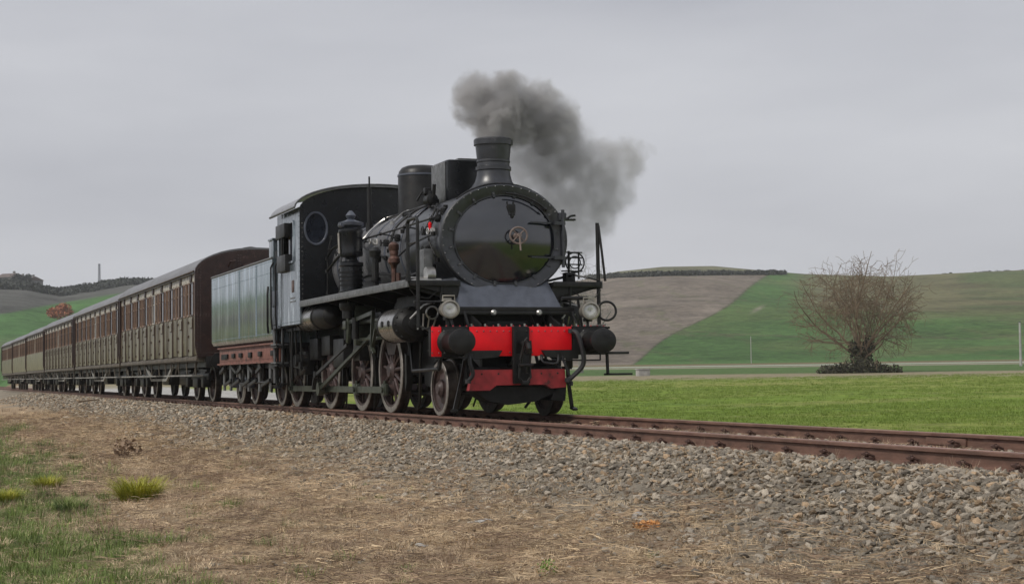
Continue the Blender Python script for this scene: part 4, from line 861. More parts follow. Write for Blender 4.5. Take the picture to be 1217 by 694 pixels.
    for s_ in (-1, 1):
        b = MB(); b.prism([(s_ * .86, .93), (s_ * .30, .93), (s_ * .36, .835), (s_ * .86, .80)], .93, 1.02, 'X'); P_(b, 'step_bracket', 'grime', beam)
        yb = s_ * 1.055
        b = MB(); b.box(.95, .985, yb - (.125 if s_ < 0 else .26), yb + .26, .86, 1.255, .012); b.lathe([(.98, .19), (1.02, .145), (1.28, .125), (1.3, .13), (1.31, .105), (1.42, .10), (1.44, .15)], (0, yb, 1.05), 'X', (1.05, 1), 32); bf = P_(b, 'buffer', 'soot', R)
        b = MB(); b.lathe([(1.425, .1), (1.43, .170), (1.455, .176), (1.475, .172), (1.49, .14), (1.497, .07), (1.499, .004)], (0, yb, 1.05), 'X', (1.13, 1), 40); P_(b, 'buffer_head', 'grime', bf)
        b = MB(); b.rivets([(.985, yb + a, 1.05 + c_) for a in (-.09, .21) for c_ in (-.15, .15)], .022, .025); P_(b, 'bolt', 'grime', bf)
    lamp(R, .92, -1.05, 1.51, 1.26); lamp(R, .92, 1.09, 1.49, 1.26)
    b = MB(); b.torus((.92, 1.36, 1.49), 'X', .135, .018, (1.08, 1), 28, 8); b.tube([(.85, 1.2, 1.49), (.92, 1.24, 1.49)], .02, 6); P_(b, 'lamp_filter_ring', 'grime')
    b = MB(); b.tube([(.7, .75, 1.68), (.7, 1.15, 1.69)], .03, 8); b.tube([(.7, 1.0, 1.67), (.72, 1.05, 1.26)], .022, 6); b.tube([(.55, -1.45, 1.63), (.55, -1.12, 1.63), (.55, -.85, 1.64)], .02, 6); P_(b, 'lamp_rail', 'grime')
    # deck below the saddle, with edge plate and bolts
    b = MB(); b.box(.3, .62, -.98, .98, 1.5, 1.56, .01); b.box(.58, .62, -.98, .98, 1.45, 1.5, .004)
    for y in (-.95, -.72, .95): b.tube([(.6, y, 1.5), (.8, y, 1.26)], .02, 6)
    P_(b, 'front_deck', 'grime')
    b = MB()
    for y in (-.28, .42): b.lathe([(.61, .045), (.64, .045), (.66, .025)], (0, y, 1.475), 'X', seg=14)
    for k in range(9): b.tube([(.86, -.7 + .2 * k, 1.26), (.86, -.7 + .2 * k, 1.31)], .014, 6)
    P_(b, 'deck_bolt', 'steel')
    b = MB(); b.box(.28, .32, -.9, .9, .9, 1.5); b.box(.3, .5, -.35, .3, 1.27, 1.36, .02); b.tube([(.5, .4, 1.26), (.55, .3, 1.46)], .025, 6); b.tube([(.5, .62, 1.26), (.5, .62, 1.44)], .02, 6); b.torus((.5, .6, 1.4), 'X', .07, .016, (1, 1), 18, 6); P_(b, 'inner_plate', 'soot')
    # lower beam
    b = MB(); b.prism([(-.72, .66), (.66, .66), (.68, .4), (.45, .385), (.36, .44), (-.38, .44), (-.48, .37), (-.79, .37)], .86, .98, 'X'); lb = P_(b, 'lower_beam', 'dred')
    b = MB(); b.box(.98, 1.03, -.13, .11, .46, .88, .01); b.box(.97, 1.04, -.14, -.10, .46, 1.26, .004); b.rivets([(1.03, y, z) for y in (-.1, .07) for z in (.5, .6, .7)], .016, .014); b.rivets([(.98, y, .6) for y in (-.6, -.35, .3, .55)], .015, .012); P_(b, 'drawgear_pocket', 'soot', lb)
    b = MB(); b.prism([(-.72, .42), (.66, .42), (.5, .3), (.25, .2), (-.15, .16), (-.45, .22), (-.6, .32)], .4, .84, 'X'); b.prism([(.6, .5), (.75, .5), (.72, .2), (.5, .22)], .4, .84, 'X'); P_(b, 'truck_bolster', 'soot')
    b = MB(); b.box(.95, .99, -.13, .12, .86, 1.258, .005)
    b.rivets([(.99, y, z) for y in (-.09, .08) for z in (.92, 1.06, 1.2)], .018, .015); P_(b, 'draw_plate', 'soot')
    b = MB(); hk = [(1.0, 1.03), (1.16, 1.02), (1.24, 1.0), (1.27, .95), (1.25, .90), (1.2, .89)]; b.tube([(x, 0, z) for x, z in hk], .035, 8); P_(b, 'draw_hook', 'grime')
    b = MB()
    for s_ in (-1, 1): b.tube([(1.19, s_ * .055, 1.06), (1.2, s_ * .06, .95), (1.12, s_ * .07, .72)], .017, 6); b.tube([(1.1, s_ * .075, .7), (1.1, s_ * .09, .55), (1.1, s_ * .03, .48)], .017, 6)
    b.tube([(1.12, -.1, .72), (1.12, .12, .72)], .026, 8); b.tube([(1.12, .02, .72), (1.1, .02, .62)], .022, 8); b.tube([(1.16, -.09, .8), (1.16, -.02, 1.05), (1.17, .02, 1.1)], .014, 6); b.box(1.06, 1.14, -.05, .05, .44, .5, .01); P_(b, 'screw_coupling', 'grime')
    def hose(pts, name='brake_hose', mt_='hose', r_=.028):
        b = MB(); c = [Vector(p) for p in pts]; fine = []
        for i in range(len(c) - 1):
            p0 = c[max(i - 1, 0)]; p1 = c[i]; p2 = c[i + 1]; p3 = c[min(i + 2, len(c) - 1)]
            for q in range(6):
                t = q / 6; fine.append(.5 * ((2 * p1) + (p2 - p0) * t + (2 * p0 - 5 * p1 + 4 * p2 - p3) * t * t + (3 * p1 - p0 - 3 * p2 + p3) * t ** 3))
        fine.append(c[-1]); b.tube(fine, r_, 8); b.lathe([(-.03, r_ * 1.5), (.03, r_ * 1.5)], c[0], 'Z', seg=10); b.lathe([(-.03, r_ * 1.4), (.03, r_ * 1.4)], c[-1], 'Z', seg=10); P_(b, name, mt_)
    hose([(1.02, .76, 1.2), (1.12, .80, 1.16), (1.16, .86, .95), (1.14, .88, .72), (1.08, .74, .55), (1.05, .68, .5)], r_=.034)
    hose([(1.0, .62, .82), (1.02, .66, .7), (1.02, .72, .55), (1.02, .74, .45)], r_=.02)
    hose([(1.0, -.78, .86), (1.06, -.8, .75), (1.06, -.76, .6), (1.02, -.82, .5)], r_=.03)
    hose([(1.0, .3, .84), (1.06, .3, .76), (1.06, .5, .74), (1.02, .55, .84)], r_=.016)
    b = MB(); b.tube([(1.02, -.95, .84), (1.02, -.86, .82), (1.02, -.62, .82)], .012, 6); b.tube([(1.02, .45, .79), (1.02, .9, .78), (1.02, 1.2, .78)], .012, 6); b.tube([(1.02, 1.2, .78), (1.02, 1.2, .9)], .012, 6); b.tube([(1.0, -1.3, .84), (1.0, -.7, .82)], .012, 6); P_(b, 'front_pipe', 'grime')
    for s_ in (-1, 1):
        b = MB(); b.bar((.8, s_ * .78, .84), (.72, s_ * .82, .5), .05, .03, (1, 0, 0)); b.bar((.72, s_ * .82, .5), (.66, s_ * .90, .10), .05, .03, (1, 0, 0)); b.bar((.66, s_ * .90, .1), (.72, s_ * .93, .07), .1, .03); P_(b, 'rail_guard', 'grime')
    b = MB(); b.bar((.9, 1.36, .9), (.9, 1.37, .57), .035, .035, (1, 0, 0)); b.box(.78, 1.0, 1.33, 1.67, .865, .9, .006); b.box(.78, 1.0, 1.36, 1.72, .56, .59, .006); b.bar((.9, 1.3, .92), (.9, 1.36, .9), .05, .03); P_(b, 'front_step', 'grime')
    return R
loco = build_loco()

# ================================================================= TENDER
def build_tender():
    R = empty('tender', (-8.6, 0, 0)); tag(R, 'dark green riveted tender with a dull red frame coupled behind the locomotive cab', 'tender')
    def P_(mb, name, m, par=None, sm=35):
        return mb.build(name, m, par or R, sm)
    X0, X1 = .15, -6.35
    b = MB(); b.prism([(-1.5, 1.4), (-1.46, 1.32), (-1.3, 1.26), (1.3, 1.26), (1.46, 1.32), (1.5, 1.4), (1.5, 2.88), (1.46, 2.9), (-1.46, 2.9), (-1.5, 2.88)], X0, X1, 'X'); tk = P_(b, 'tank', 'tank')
    b = MB()
    for x in (-1.35, -3.1): b.box(x - .035, x + .035, -1.507, -1.50, 1.42, 2.86); b.box(x - .035, x + .035, 1.50, 1.507, 1.42, 2.86); b.box(x - .047, x - .035, -1.509, -1.495, 1.42, 2.86)
    for x in (-1.37, -1.33, -3.12, -3.08, .1, -6.3):
        b.rivets([(x, -1.507 if abs(x + 1.35) < .1 or abs(x + 3.1) < .1 else -1.5, 1.45 + .06 * k) for k in range(24)], .011, .009, (0, -1, 0))
    for z in (1.44, 2.84, 2.62): b.rivets([(.05 - .08 * k, -1.5, z) for k in range(79)], .01, .008, (0, -1, 0))
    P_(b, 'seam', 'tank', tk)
    b = MB(); b.tube([(X0, -1.5, 2.9), (X1, -1.5, 2.9)], .025, 8); b.tube([(X0, 1.5, 2.9), (X1, 1.5, 2.9)], .025, 8); b.tube([(X1, -1.5, 2.9), (X1, 1.5, 2.9)], .025, 8); P_(b, 'top_beading', 'board', tk)
    b = MB(); b.tube([(-.1, -1.53, 1.45), (-.02, -1.56, 1.6), (-.02, -1.56, 2.2), (-.1, -1.53, 2.35)], .022, 8); P_(b, 'grab_rail', 'soot', tk)
    b = MB(); b.box(.15, .42, -1.52, -1.2, 1.95, 2.25, .02); b.box(.12, .5, -1.5, -1.1, 1.6, 1.95, .02); b.box(.15, .8, -1.5, -1.1, 1.52, 1.58, .01); P_(b, 'front_locker', 'grey')
    b = MB()
    for p in ((.25, -1.48), (.6, -1.4)): b.tube([(p[0], p[1], .45), (p[0], p[1], 1.6)], .03, 8)
    for z in (.45, .85, 1.2): b.box(.2, .65, -1.55, -1.3, z, z + .03)
    P_(b, 'front_step', 'board')
    b = MB(); b.box(.1, -6.1, -1.36, -1.32, .9, 1.28, .004); b.box(.1, -6.1, 1.32, 1.36, .9, 1.28, .004); b.box(-6.14, -6.08, -1.36, 1.36, .85, 1.28, .004); b.box(.1, -6.1, -1.42, -1.36, .88, .91); b.box(.1, -6.1, -1.42, -1.3, 1.24, 1.27); fr = P_(b, 'frame', 'tframe')
    b = MB(); b.rivets([(.0 - .12 * k, -1.36, z) for k in range(50) for z in (.96, 1.2)], .012, .01, (0, -1, 0)); 
    for x in (-.4, -1.6, -2.6, -3.6, -4.4, -5.2): b.box(x - .15, x + .15, -1.40, -1.36, 1.0 + .04 * (x % .7), 1.12, .01)
    b.box(-5.9, -5.3, -1.37, -1.36, 1.0, 1.12); P_(b, 'frame_bracket', 'soot', fr)
    b = MB(); b.box(.1, -6.1, -1.2, 1.2, .8, 1.26); P_(b, 'underframe', 'soot')
    px = [335, 303, 287, 265]
    for u in (335, 303, 287, 268):
        x = onY(u, 478, -.93).x + 8.6
        if x < -5.95: x = -5.95 - (x + 5.95) * -.0
        for s_ in (-1, 1): add_wheel(R, x, s_ * .93, .46, .15, 0, .13)
        b = MB()
        for s_ in (-1, 1): b.box(x - .13, x + .13, s_ * 1.05 - .1, s_ * 1.05 + .1, .36, .6, .03); b.lathe([(-.02, .07), (.02, .07)], (x, s_ * 1.16, .48), 'Y', seg=14)
        P_(b, 'axle_box', 'grey')
    for x in (-1.05, -2.1, -3.2, -4.1, -5.2, -5.95):
        b = MB(); b.prism([(x - .1, .9), (x + .1, .9), (x + .07, .3), (x - .07, .3)], -1.3, -1.26, 'Y'); P_(b, 'axle_guard', 'board')
    for x, d in ((-.6, 1), (-1.6, -1), (-2.9, 1), (-3.6, -1), (-4.7, 1), (-5.6, -1)):
        b = MB(); b.bar((x, -1.35, .82), (x + .5 * d, -1.35, .7), .05, .07); b.bar((x - .1, -1.33, .42), (x + .7, -1.33, .54), .04, .06); b.tube([(x, -1.3, .86), (x - .1, -1.3, .45)], .02, 6); P_(b, 'spring_hanger', 'grime')
    b = MB(); b.tube([(.3, -1.38, 1.5), (-.1, -1.4, .9), (-.4, -1.4, .3)], .02, 6); b.tube([(-1.2, -1.3, .5), (-3.9, -1.32, .46)], .02, 6); P_(b, 'brake_rod', 'grime')
    b = MB(); b.box(-6.35, .1, -1.2, 1.2, 2.86, 2.88); bm = b.bm
    rr = random.Random(5)
    for _ in range(160):
        x, y = rr.uniform(-4.2, -.1), rr.uniform(-1.0, 1.0); h = .1 + .15 * (1 - abs(y)) ; s = rr.uniform(.08, .16)
        b.box(x - s, x + s, y - s, y + s, 2.8, 2.86 + h * rr.random(), .02)
    c = P_(b, 'coal_load', 'coal'); 
    b = MB(); b.box(-6.2, -6.14, -1.3, 1.3, .9, 1.25, .01)
    for s_ in (-1, 1): b.lathe([(-6.62, .02), (-6.6, .2), (-6.56, .2), (-6.5, .12), (-6.2, .14)], (0, s_ * 1.055, 1.05), 'X', (1.1, 1), 20)
    P_(b, 'rear_buffer_beam', 'soot')
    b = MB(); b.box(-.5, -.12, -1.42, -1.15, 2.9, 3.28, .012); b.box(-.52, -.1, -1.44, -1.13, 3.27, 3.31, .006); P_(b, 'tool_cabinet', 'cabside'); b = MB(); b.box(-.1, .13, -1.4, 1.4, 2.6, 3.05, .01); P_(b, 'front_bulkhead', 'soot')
    return R
build_tender()

# ================================================================= COACHES
def coach_meshes():
    LN = 14.35; o = {}
    b = MB(); b.prism([(-1.47, 1.14), (-1.47, 3.18), (1.47, 3.18), (1.47, 1.14)], -.06, -LN + .06, 'X'); o['body'] = b.build('body', 'brown', mesh=True)
    # lower side panelling (convex tumblehome), split in planks per bay
    b = MB(); b.prism([(-1.47, 1.16), (-1.50, 1.16), (-1.515, 1.4), (-1.515, 2.1), (-1.47, 2.13)], 0, -LN, 'X'); b.prism([(1.47, 1.16), (1.50, 1.16), (1.515, 1.4), (1.515, 2.1), (1.47, 2.13)], 0, -LN, 'X'); o['lower_panel'] = b.build('lower_panel', 'coach', mesh=True)
    b = MB(); b.box(-LN, 0, -1.50, -1.46, 2.96, 3.18, .004); b.box(-LN, 0, 1.46, 1.50, 2.96, 3.18, .004); o['upper_panel'] = b.build('upper_panel', 'coach_up', mesh=True)
    b = MB(); b.box(-LN, 0, -1.48, 1.48, 1.0, 1.15); b.box(-LN, 0, -1.52, -1.47, 1.02, 1.12, .01); o['sole_bar'] = b.build('sole_bar', 'sole', mesh=True)
    rp = arc(0, 3.16, 1.56, .60, PI, 0, 20); rp = [(-1.58, 3.14)] + [(p[0], 3.19 + (p[1] - 3.16) * (1 - .12 * (abs(p[0]) / 1.56) ** 6)) for p in rp] + [(1.58, 3.14)]
    b = MB(); b.prism(rp, .05, -LN - .05, 'X'); o['roof'] = b.build('roof', 'roof', mesh=True)
    b = MB(); b.tube([(.05, -1.59, 3.19), (-LN - .05, -1.59, 3.19)], .022, 6); b.tube([(.05, 1.59, 3.19), (-LN - .05, 1.59, 3.19)], .022, 6); o['gutter'] = b.build('gutter', 'brown', mesh=True)
    b = MB(); ep = [(-1.5, 1.1), (1.5, 1.1), (1.56, 1.4), (1.56, 3.16)] + arc(0, 3.16, 1.56, .58, 0, PI, 20)[1:-1] + [(-1.56, 3.16), (-1.56, 1.4)]
    b.prism(ep, .0, .1, 'X'); o['end_wall'] = b.build('end_wall', 'caredge', mesh=True)
    b = MB()
    for y in (-1.5, -1.42, -1.05, -.99, -.5, -.44, .44, .5, .99, 1.05, 1.42, 1.5):
        zt = 3.16 + .55 * math.sqrt(max(0, 1 - (y / 1.56) ** 2)); b.rivets([(.1, y, 1.2 + .07 * k) for k in range(int((zt - 1.2) / .07))], .014, .011)
    for z in (2.1, 2.14, 1.2): b.rivets([(.1, -1.5 + .07 * k, z) for k in range(43)], .014, .011)
    b.rivets([(.1, 1.5 * math.cos(a), 3.16 + .54 * math.sin(a)) for a in [PI * k / 50 for k in range(51)]], .014, .011)
    for y in (-.6, .6): b.box(.1, .13, y - .03, y + .03, 1.2, 3.5)
    b.tube([(.1, -.75, 3.3), (.25, -.72, 3.42), (.3, -.6, 3.44)], .02, 6); b.tube([(.3, -.4, 3.3), (.3, -.15, 3.36)], .05, 8); b.box(.1, .3, -.42, -.36, 3.1, 3.3)
    for z in (1.5, 1.85, 2.2, 2.55, 2.9, 3.2): b.tube([(.1, .95, z), (.17, .95, z), (.17, 1.25, z), (.1, 1.25, z)], .012, 6)
    o['end_rivets'] = b.build('end_rivets', 'caredge', mesh=True)
    b = MB(); b.box(-.06, .06, -.2, .2, 0, .10, .03); b.lathe([(0, .13), (.1, .13), (.16, .2), (.19, .2), (.22, .05)], (0, 0, 0), 'Z', seg=14); o['roof_vent'] = b.build('roof_vent', 'soot', mesh=True)
    # door leaf, window unit, quarter light unit: local origin at their centre on the side face
    DW = .60
    b = MB(); b.box(-DW / 2, DW / 2, -.012, .0, -.98, -.03); o['door'] = b.build('door', 'coach', mesh=True)
    b = MB()
    for x in (-DW / 2 - .012, DW / 2 + .012): b.box(x - .012, x + .012, -.016, 0, -1.0, 0)
    for x in (-DW / 2 + .02,):
        for z in (-.15, -.5, -.85): b.box(x - .03, x + .05, -.04, 0, z - .03, z + .03, .004)
    b.tube([(DW / 2 - .08, 0, -.3), (DW / 2 - .08, -.035, -.3), (DW / 2 - .19, -.035, -.3)], .012, 6); b.tube([(DW / 2 + .05, -.0, -.32), (DW / 2 + .05, -.03, -.3), (DW / 2 + .05, -.03, -.08), (DW / 2 + .05, 0, -.06)], .008, 5); o['door_fitting'] = b.build('door_fitting', 'brown', mesh=True)
    def win(w, h, m, name):
        b = MB(); t = .035
        b.box(-w / 2, w / 2, -.03, 0, 0, t); b.box(-w / 2, w / 2, -.03, 0, h - t, h); b.box(-w / 2, -w / 2 + t, -.03, 0, t, h - t); b.box(w / 2 - t, w / 2, -.03, 0, t, h - t); b.box(-w / 2 + t, w / 2 - t, -.018, 0, h * .66, h * .66 + .02); return b.build(name, m, mesh=True)
    o['wf_door'] = win(.50, .84, 'brown', 'window_frame'); o['wf_side'] = win(.34, .84, 'pillar', 'window_frame'); o['wf_tan'] = win(.5, .84, 'coach_up', 'window_frame')
    b = MB(); b.box(-.21, .21, -.012, -.006, .04, .8); o['wp_door'] = b.build('pane', 'pane', mesh=True)
    b = MB(); b.box(-.14, .14, -.012, -.006, .04, .8); o['wp_side'] = b.build('pane', 'pane', mesh=True)
    b = MB(); b.box(-.09, .09, -.025, 0, 0, .19, .004)
    for k in range(4): b.box(-.08, .08, -.035, -.02, .025 + .042 * k, .045 + .042 * k)
    o['louvre'] = b.build('louvre', 'brown', mesh=True)
    b = MB(); b.box(-.008, .008, -.006, .0, -.95, 0); o['groove'] = b.build('panel_joint', 'brown', mesh=True)
    # underframe: trussing, bogies, steps
    b = MB()
    for s_ in (-1, 1):
        b.box(-LN + .3, -.3, s_ * 1.2 - .04, s_ * 1.2 + .04, .86, 1.02)
        for x in (-5.8, -8.6): b.bar((x, s_ * 1.2, .5), (x, s_ * 1.2, .95), .05, .05, (1, 0, 0))
    b.box(-6.4, -5.2, -.9, -.2, .4, .95, .03); b.box(-9.2, -8.0, -.95, -.3, .4, .9, .03); b.lathe([(-8.0, .02), (-7.95, .2), (-6.7, .2), (-6.65, .02)], (0, .5, .68), 'X', seg=18); b.box(-LN + .3, -.3, -.5, .5, .8, 1.0); o['underframe'] = b.build('underframe', 'grime', mesh=True)
    b = MB()
    for s_ in (-1, 1): b.bar((-4.6, s_ * 1.34, .95), (-5.8, s_ * 1.34, .55), .05, .09); b.bar((-5.75, s_ * 1.34, .55), (-8.65, s_ * 1.34, .55), .05, .07); b.bar((-8.6, s_ * 1.34, .55), (-9.8, s_ * 1.34, .95), .05, .09)
    o['truss'] = b.build('truss_rod', 'footb', mesh=True)
    b = MB()
    for x0, x1 in ((-.35, -4.9), (-6.4, -13.9)): b.box(x1, x0, -1.56, -1.30, .64, .675)
    b.box(-14.0, -.35, 1.3, 1.56, .64, .675); o['footboard'] = b.build('footboard', 'footb', mesh=True)
    b = MB()
    for x in (-.6, -1.9, -3.2, -4.4, -5.4, -6.6, -8.0, -9.4, -10.8, -12.2, -13.6): b.tube([(x, -1.42, .66), (x, -1.44, .9), (x + .02, -1.4, 1.1)], .018, 6); b.tube([(x, 1.42, .66), (x, 1.4, 1.1)], .018, 6)
    for x in (-.5, -3.4): b.tube([(x, -1.4, 1.05), (x - .5, -1.4, .7)], .022, 6); b.tube([(-LN - x, -1.4, 1.05), (-LN - x + .5, -1.4, .7)], .022, 6)
    o['step_hanger'] = b.build('step_hanger', 'sole', mesh=True)
    b = MB()   # bogie centred at origin, wheelbase 2.2
    for s_ in (-1, 1):
        b.box(-1.6, 1.6, s_ * 1.06 - .04, s_ * 1.06 + .04, .55, .72, .01)
        for x in (-1.15, 1.15): b.box(x - .14, x + .14, s_ * 1.08 - .1, s_ * 1.08 + .1, .36, .62, .03); b.bar((x - .5, s_ * 1.12, .78), (x + .5, s_ * 1.12, .78), .08, .05); b.bar((x - .3, s_ * 1.12, .74), (x + .3, s_ * 1.12, .74), .08, .05)
        b.box(-.35, .35, s_ * 1.1 - .06, s_ * 1.1 + .06, .35, .6, .02)
    b.box(-.3, .3, -1.0, 1.0, .5, .85, .03); o['bogie'] = b.build('bogie_frame', 'grime', mesh=True)
    b = MB()
    for s_ in (-1, 1): b.lathe([(.1, .14), (.45, .12), (.5, .11), (.55, .13), (.57, .2), (.6, .2), (.62, .02)], (0, s_ * 1.055, 1.0), 'X', (1.1, 1), 20)
    b.box(.0, .12, -1.3, 1.3, .85, 1.12, .01); b.tube([(.12, 0, 1.0), (.45, 0, .95)], .05, 8); o['buffers'] = b.build('buffer_beam', 'soot', mesh=True)
    b = MB()
    b.tube([(.12, .4, 1.1), (.3, .42, 1.1), (.4, .4, .8), (.35, .35, .55)], .035, 8); b.tube([(.12, -.9, 1.5), (.3, -.95, 1.3), (.38, -.9, .9), (.3, -.85, .6)], .045, 8); o['hoses'] = b.build('coupling_hose', 'hose', mesh=True)
    return LN, o
LN, CM = coach_meshes()
def build_coach(xf, label, zs, detail, xs=1):
    R = empty('passenger_coach', (xf, 0, 0)); R.scale = (xs, 1, 1); tag(R, label, 'railway coach', 'vintage passenger coaches behind the tender')
    body = inst('body', CM['body'], R, sc=(1, 1, zs)); inst('sole_bar', CM['sole_bar'], body)
    lp = inst('lower_panel', CM['lower_panel'], R, sc=(1, 1, zs)); up = inst('upper_panel', CM['upper_panel'], R, sc=(1, 1, zs))
    rf = inst('roof', CM['roof'], R, sc=(1, 1, zs)); inst('gutter', CM['gutter'], rf)
    for k in range(5): inst('roof_vent', CM['roof_vent'], rf, (-1.6 - 2.8 * k, -.1 if k % 2 else .15, 3.72))
    for x, rz in ((0, 0), (-LN, PI)):
        e = inst('end_wall', CM['end_wall'], R, (x, 0, 0), (0, 0, rz), (1, 1, zs)); inst('end_rivets', CM['end_rivets'], e)
        inst('buffer_beam', CM['buffers'], R, (x, 0, 0), (0, 0, rz)); inst('coupling_hose', CM['hoses'], R, (x, 0, 0), (0, 0, rz))
    inst('underframe', CM['underframe'], R); inst('truss_rod', CM['truss'], R); fb = inst('footboard', CM['footboard'], R); inst('step_hanger', CM['step_hanger'], R)
    for bx in (-2.3, -LN + 2.3):
        bg_ = inst('bogie_frame', CM['bogie'], R, (bx, 0, 0))
        for wx in (-1.15, 1.15):
            for s_ in (-1, 1): add_wheel(R, bx + wx, s_ * .92, .46, .15, 0, .13)
    nb = 9; bw = LN / nb
    for s_ in (-1, 1):
        if s_ > 0 and detail < 9: continue
        for k in range(nb):
            xc = -bw * (k + .5)
            if detail >= 1:
                d = inst('door', CM['door'], R, (xc, -1.515, 2.12 * zs), sc=(1, 1, zs)); inst('door_fitting', CM['door_fitting'], d)
            mid = k in (4,)
            w = inst('door_window', CM['wf_tan'] if mid else CM['wf_door'], R, (xc, -1.47, 2.13 * zs), sc=(1, 1, zs)); inst('pane', CM['wp_door'], w)
            for q in (-1, 1):
                w = inst('side_window', CM['wf_side'], R, (xc + q * .53, -1.47, 2.13 * zs), sc=(1, 1, zs)); inst('pane', CM['wp_side'], w)
            lv = inst('louvre', CM['louvre'], R, (xc, -1.50, 2.975 * zs), sc=(1.6, 1, .95 * zs))
            if detail >= 1:
                for q in (-.72, -.46, -.39, .39, .46, .59, -.59): inst('panel_joint', CM['groove'], lp, (xc + q, -1.515, 2.1))
    return R
xs_ = [-16.95, -31.75, -46.9, -61.9, -74.4, -86.7]
labs = ['nearest vintage coach, green beige below and brown windows above, right behind the tender', 'second vintage coach from the locomotive, green beige with a dark brown end', 'third vintage coach from the locomotive, dull beige panels below brown windows', 'fourth vintage coach from the locomotive, just below the orange tree on the slope', 'fifth vintage coach from the locomotive, last but one of the train', 'last vintage coach of the train, farthest from the locomotive']
for i, (x, lb_) in enumerate(zip(xs_, labs)):
    if i < 6: build_coach(x, lb_, [1.0, .985, .97, .955, .94, .93][i], 1 if i < 3 else 0, 1 if i < 3 else [.84, .83, .80][i - 3])
# ================================================================= TREES, HEDGES, FAR THINGS
def branch_tree(name, base, h, label, cat, m, spread=1.0, seed=1, levels=5, trunks=6, vase=.35, droop=.0, rbase=.22, twigr=.012, group=None, nch=4):
    r = random.Random(seed); V = []; F = []; VT = []; FT = []
    def seg(p0, p1, r0, r1, n, Vv, Ff):
        d = (p1 - p0).normalized(); a = Vector((0, 0, 1)) if abs(d.z) < .9 else Vector((1, 0, 0)); u = d.cross(a).normalized(); w = d.cross(u); b0 = len(Vv)
        for p, rr in ((p0, r0), (p1, r1)):
            for k in range(n): Vv.append(tuple(p + u * rr * math.cos(2 * PI * k / n) + w * rr * math.sin(2 * PI * k / n)))
        for k in range(n): Ff.append((b0 + k, b0 + (k + 1) % n, b0 + n + (k + 1) % n, b0 + n + k))
    def grow(p, d, ln, rad, lv):
        steps = 4 if lv < 3 else 3; tgt = (V, F) if lv <= 1 else (VT, FT)
        for i in range(steps):
            jit = Vector((r.gauss(0, 1), r.gauss(0, 1), r.gauss(0, .8))) * (.16 + .05 * lv); d = (d + jit * .55 + Vector((0, 0, (.06 if lv < 2 else -droop * .12)))).normalized()
            q = p + d * ln / steps; r1 = max(rad * (1 - .16), twigr); seg(p, q, rad, r1, 6 if lv < 2 else 3, *tgt); p = q; rad = r1
            if lv < levels and (i > 0 or lv > 0):
                for _ in range(nch if lv < levels - 1 else nch - 1 + (r.random() < .4)):
                    if r.random() < (.62 if lv < 2 else .5):
                        a = r.uniform(0, 2 * PI); o = Vector((math.cos(a), math.sin(a), r.uniform(-.5, .55) - droop * (lv > 1)))
                        nd = (d * .75 + o * .8).normalized(); grow(p, nd, ln * r.uniform(.42, .66), max(rad * .55, twigr), lv + 1)
    R = empty(name, base); tag(R, label, cat, group)
    for t in range(trunks):
        a = 2 * PI * t / trunks + r.uniform(-.3, .3); o = vase * r.uniform(.4, 1.5) * spread
        d = Vector((math.cos(a) * o, math.sin(a) * o, 1)).normalized(); ln = h * r.uniform(.5, .66) * (1 - .2 * o)
        grow(Vector((math.cos(a) * rbase * .6, math.sin(a) * rbase * .6, 0)), d, ln, rbase * r.uniform(.5, .9), 0)
    for nm, v, f in (('trunk', V, F), ('crown', VT, FT)):
        if v:
            me = bpy.data.meshes.new(nm); me.from_pydata(v, [], f); me.materials.append(M[m]); o = bpy.data.objects.new(nm, me); COL.objects.link(o); o.parent = R
    return R, len(FT)
def leaf_blob(name, pts, n, sz, m, seed, parent=None):
    """foliage: many small leaf faces in a set of ellipsoids (centre, radii)"""
    r = np.random.default_rng(seed); V = []; F = []
    w = np.array([p[1][0] * p[1][1] * p[1][2] for p in pts]) ** .67; w /= w.sum(); ch = r.choice(len(pts), n, p=w)
    for c in ch:
        (cx, cy, cz), (rx, ry, rz) = pts[c]; d = r.normal(size=3); d /= np.linalg.norm(d); k = r.random() ** .4; q = np.array([cx, cy, cz]) + d * k * np.array([rx, ry, rz])
        a, b_ = r.normal(size=3), r.normal(size=3); a /= np.linalg.norm(a); b_ = np.cross(a, b_); b_ /= np.linalg.norm(b_); s = sz * r.uniform(.5, 1.2); i = len(V)
        V += [tuple(q - a * s), tuple(q + b_ * s * .6), tuple(q + a * s), tuple(q - b_ * s * .6)]; F.append((i, i + 1, i + 2, i + 3))
    me = bpy.data.meshes.new(name); me.from_pydata(V, [], F); me.materials.append(M[m]); o = bpy.data.objects.new(name, me); COL.objects.link(o)
    if parent: o.parent = parent
    return o
def ground_at(u, dep):
    p = atD(u, 440, dep); return Vector((p.x, p.y, gz(p.x, p.y)))
# main bare tree in the field
tb = ground_at(1024, 127)

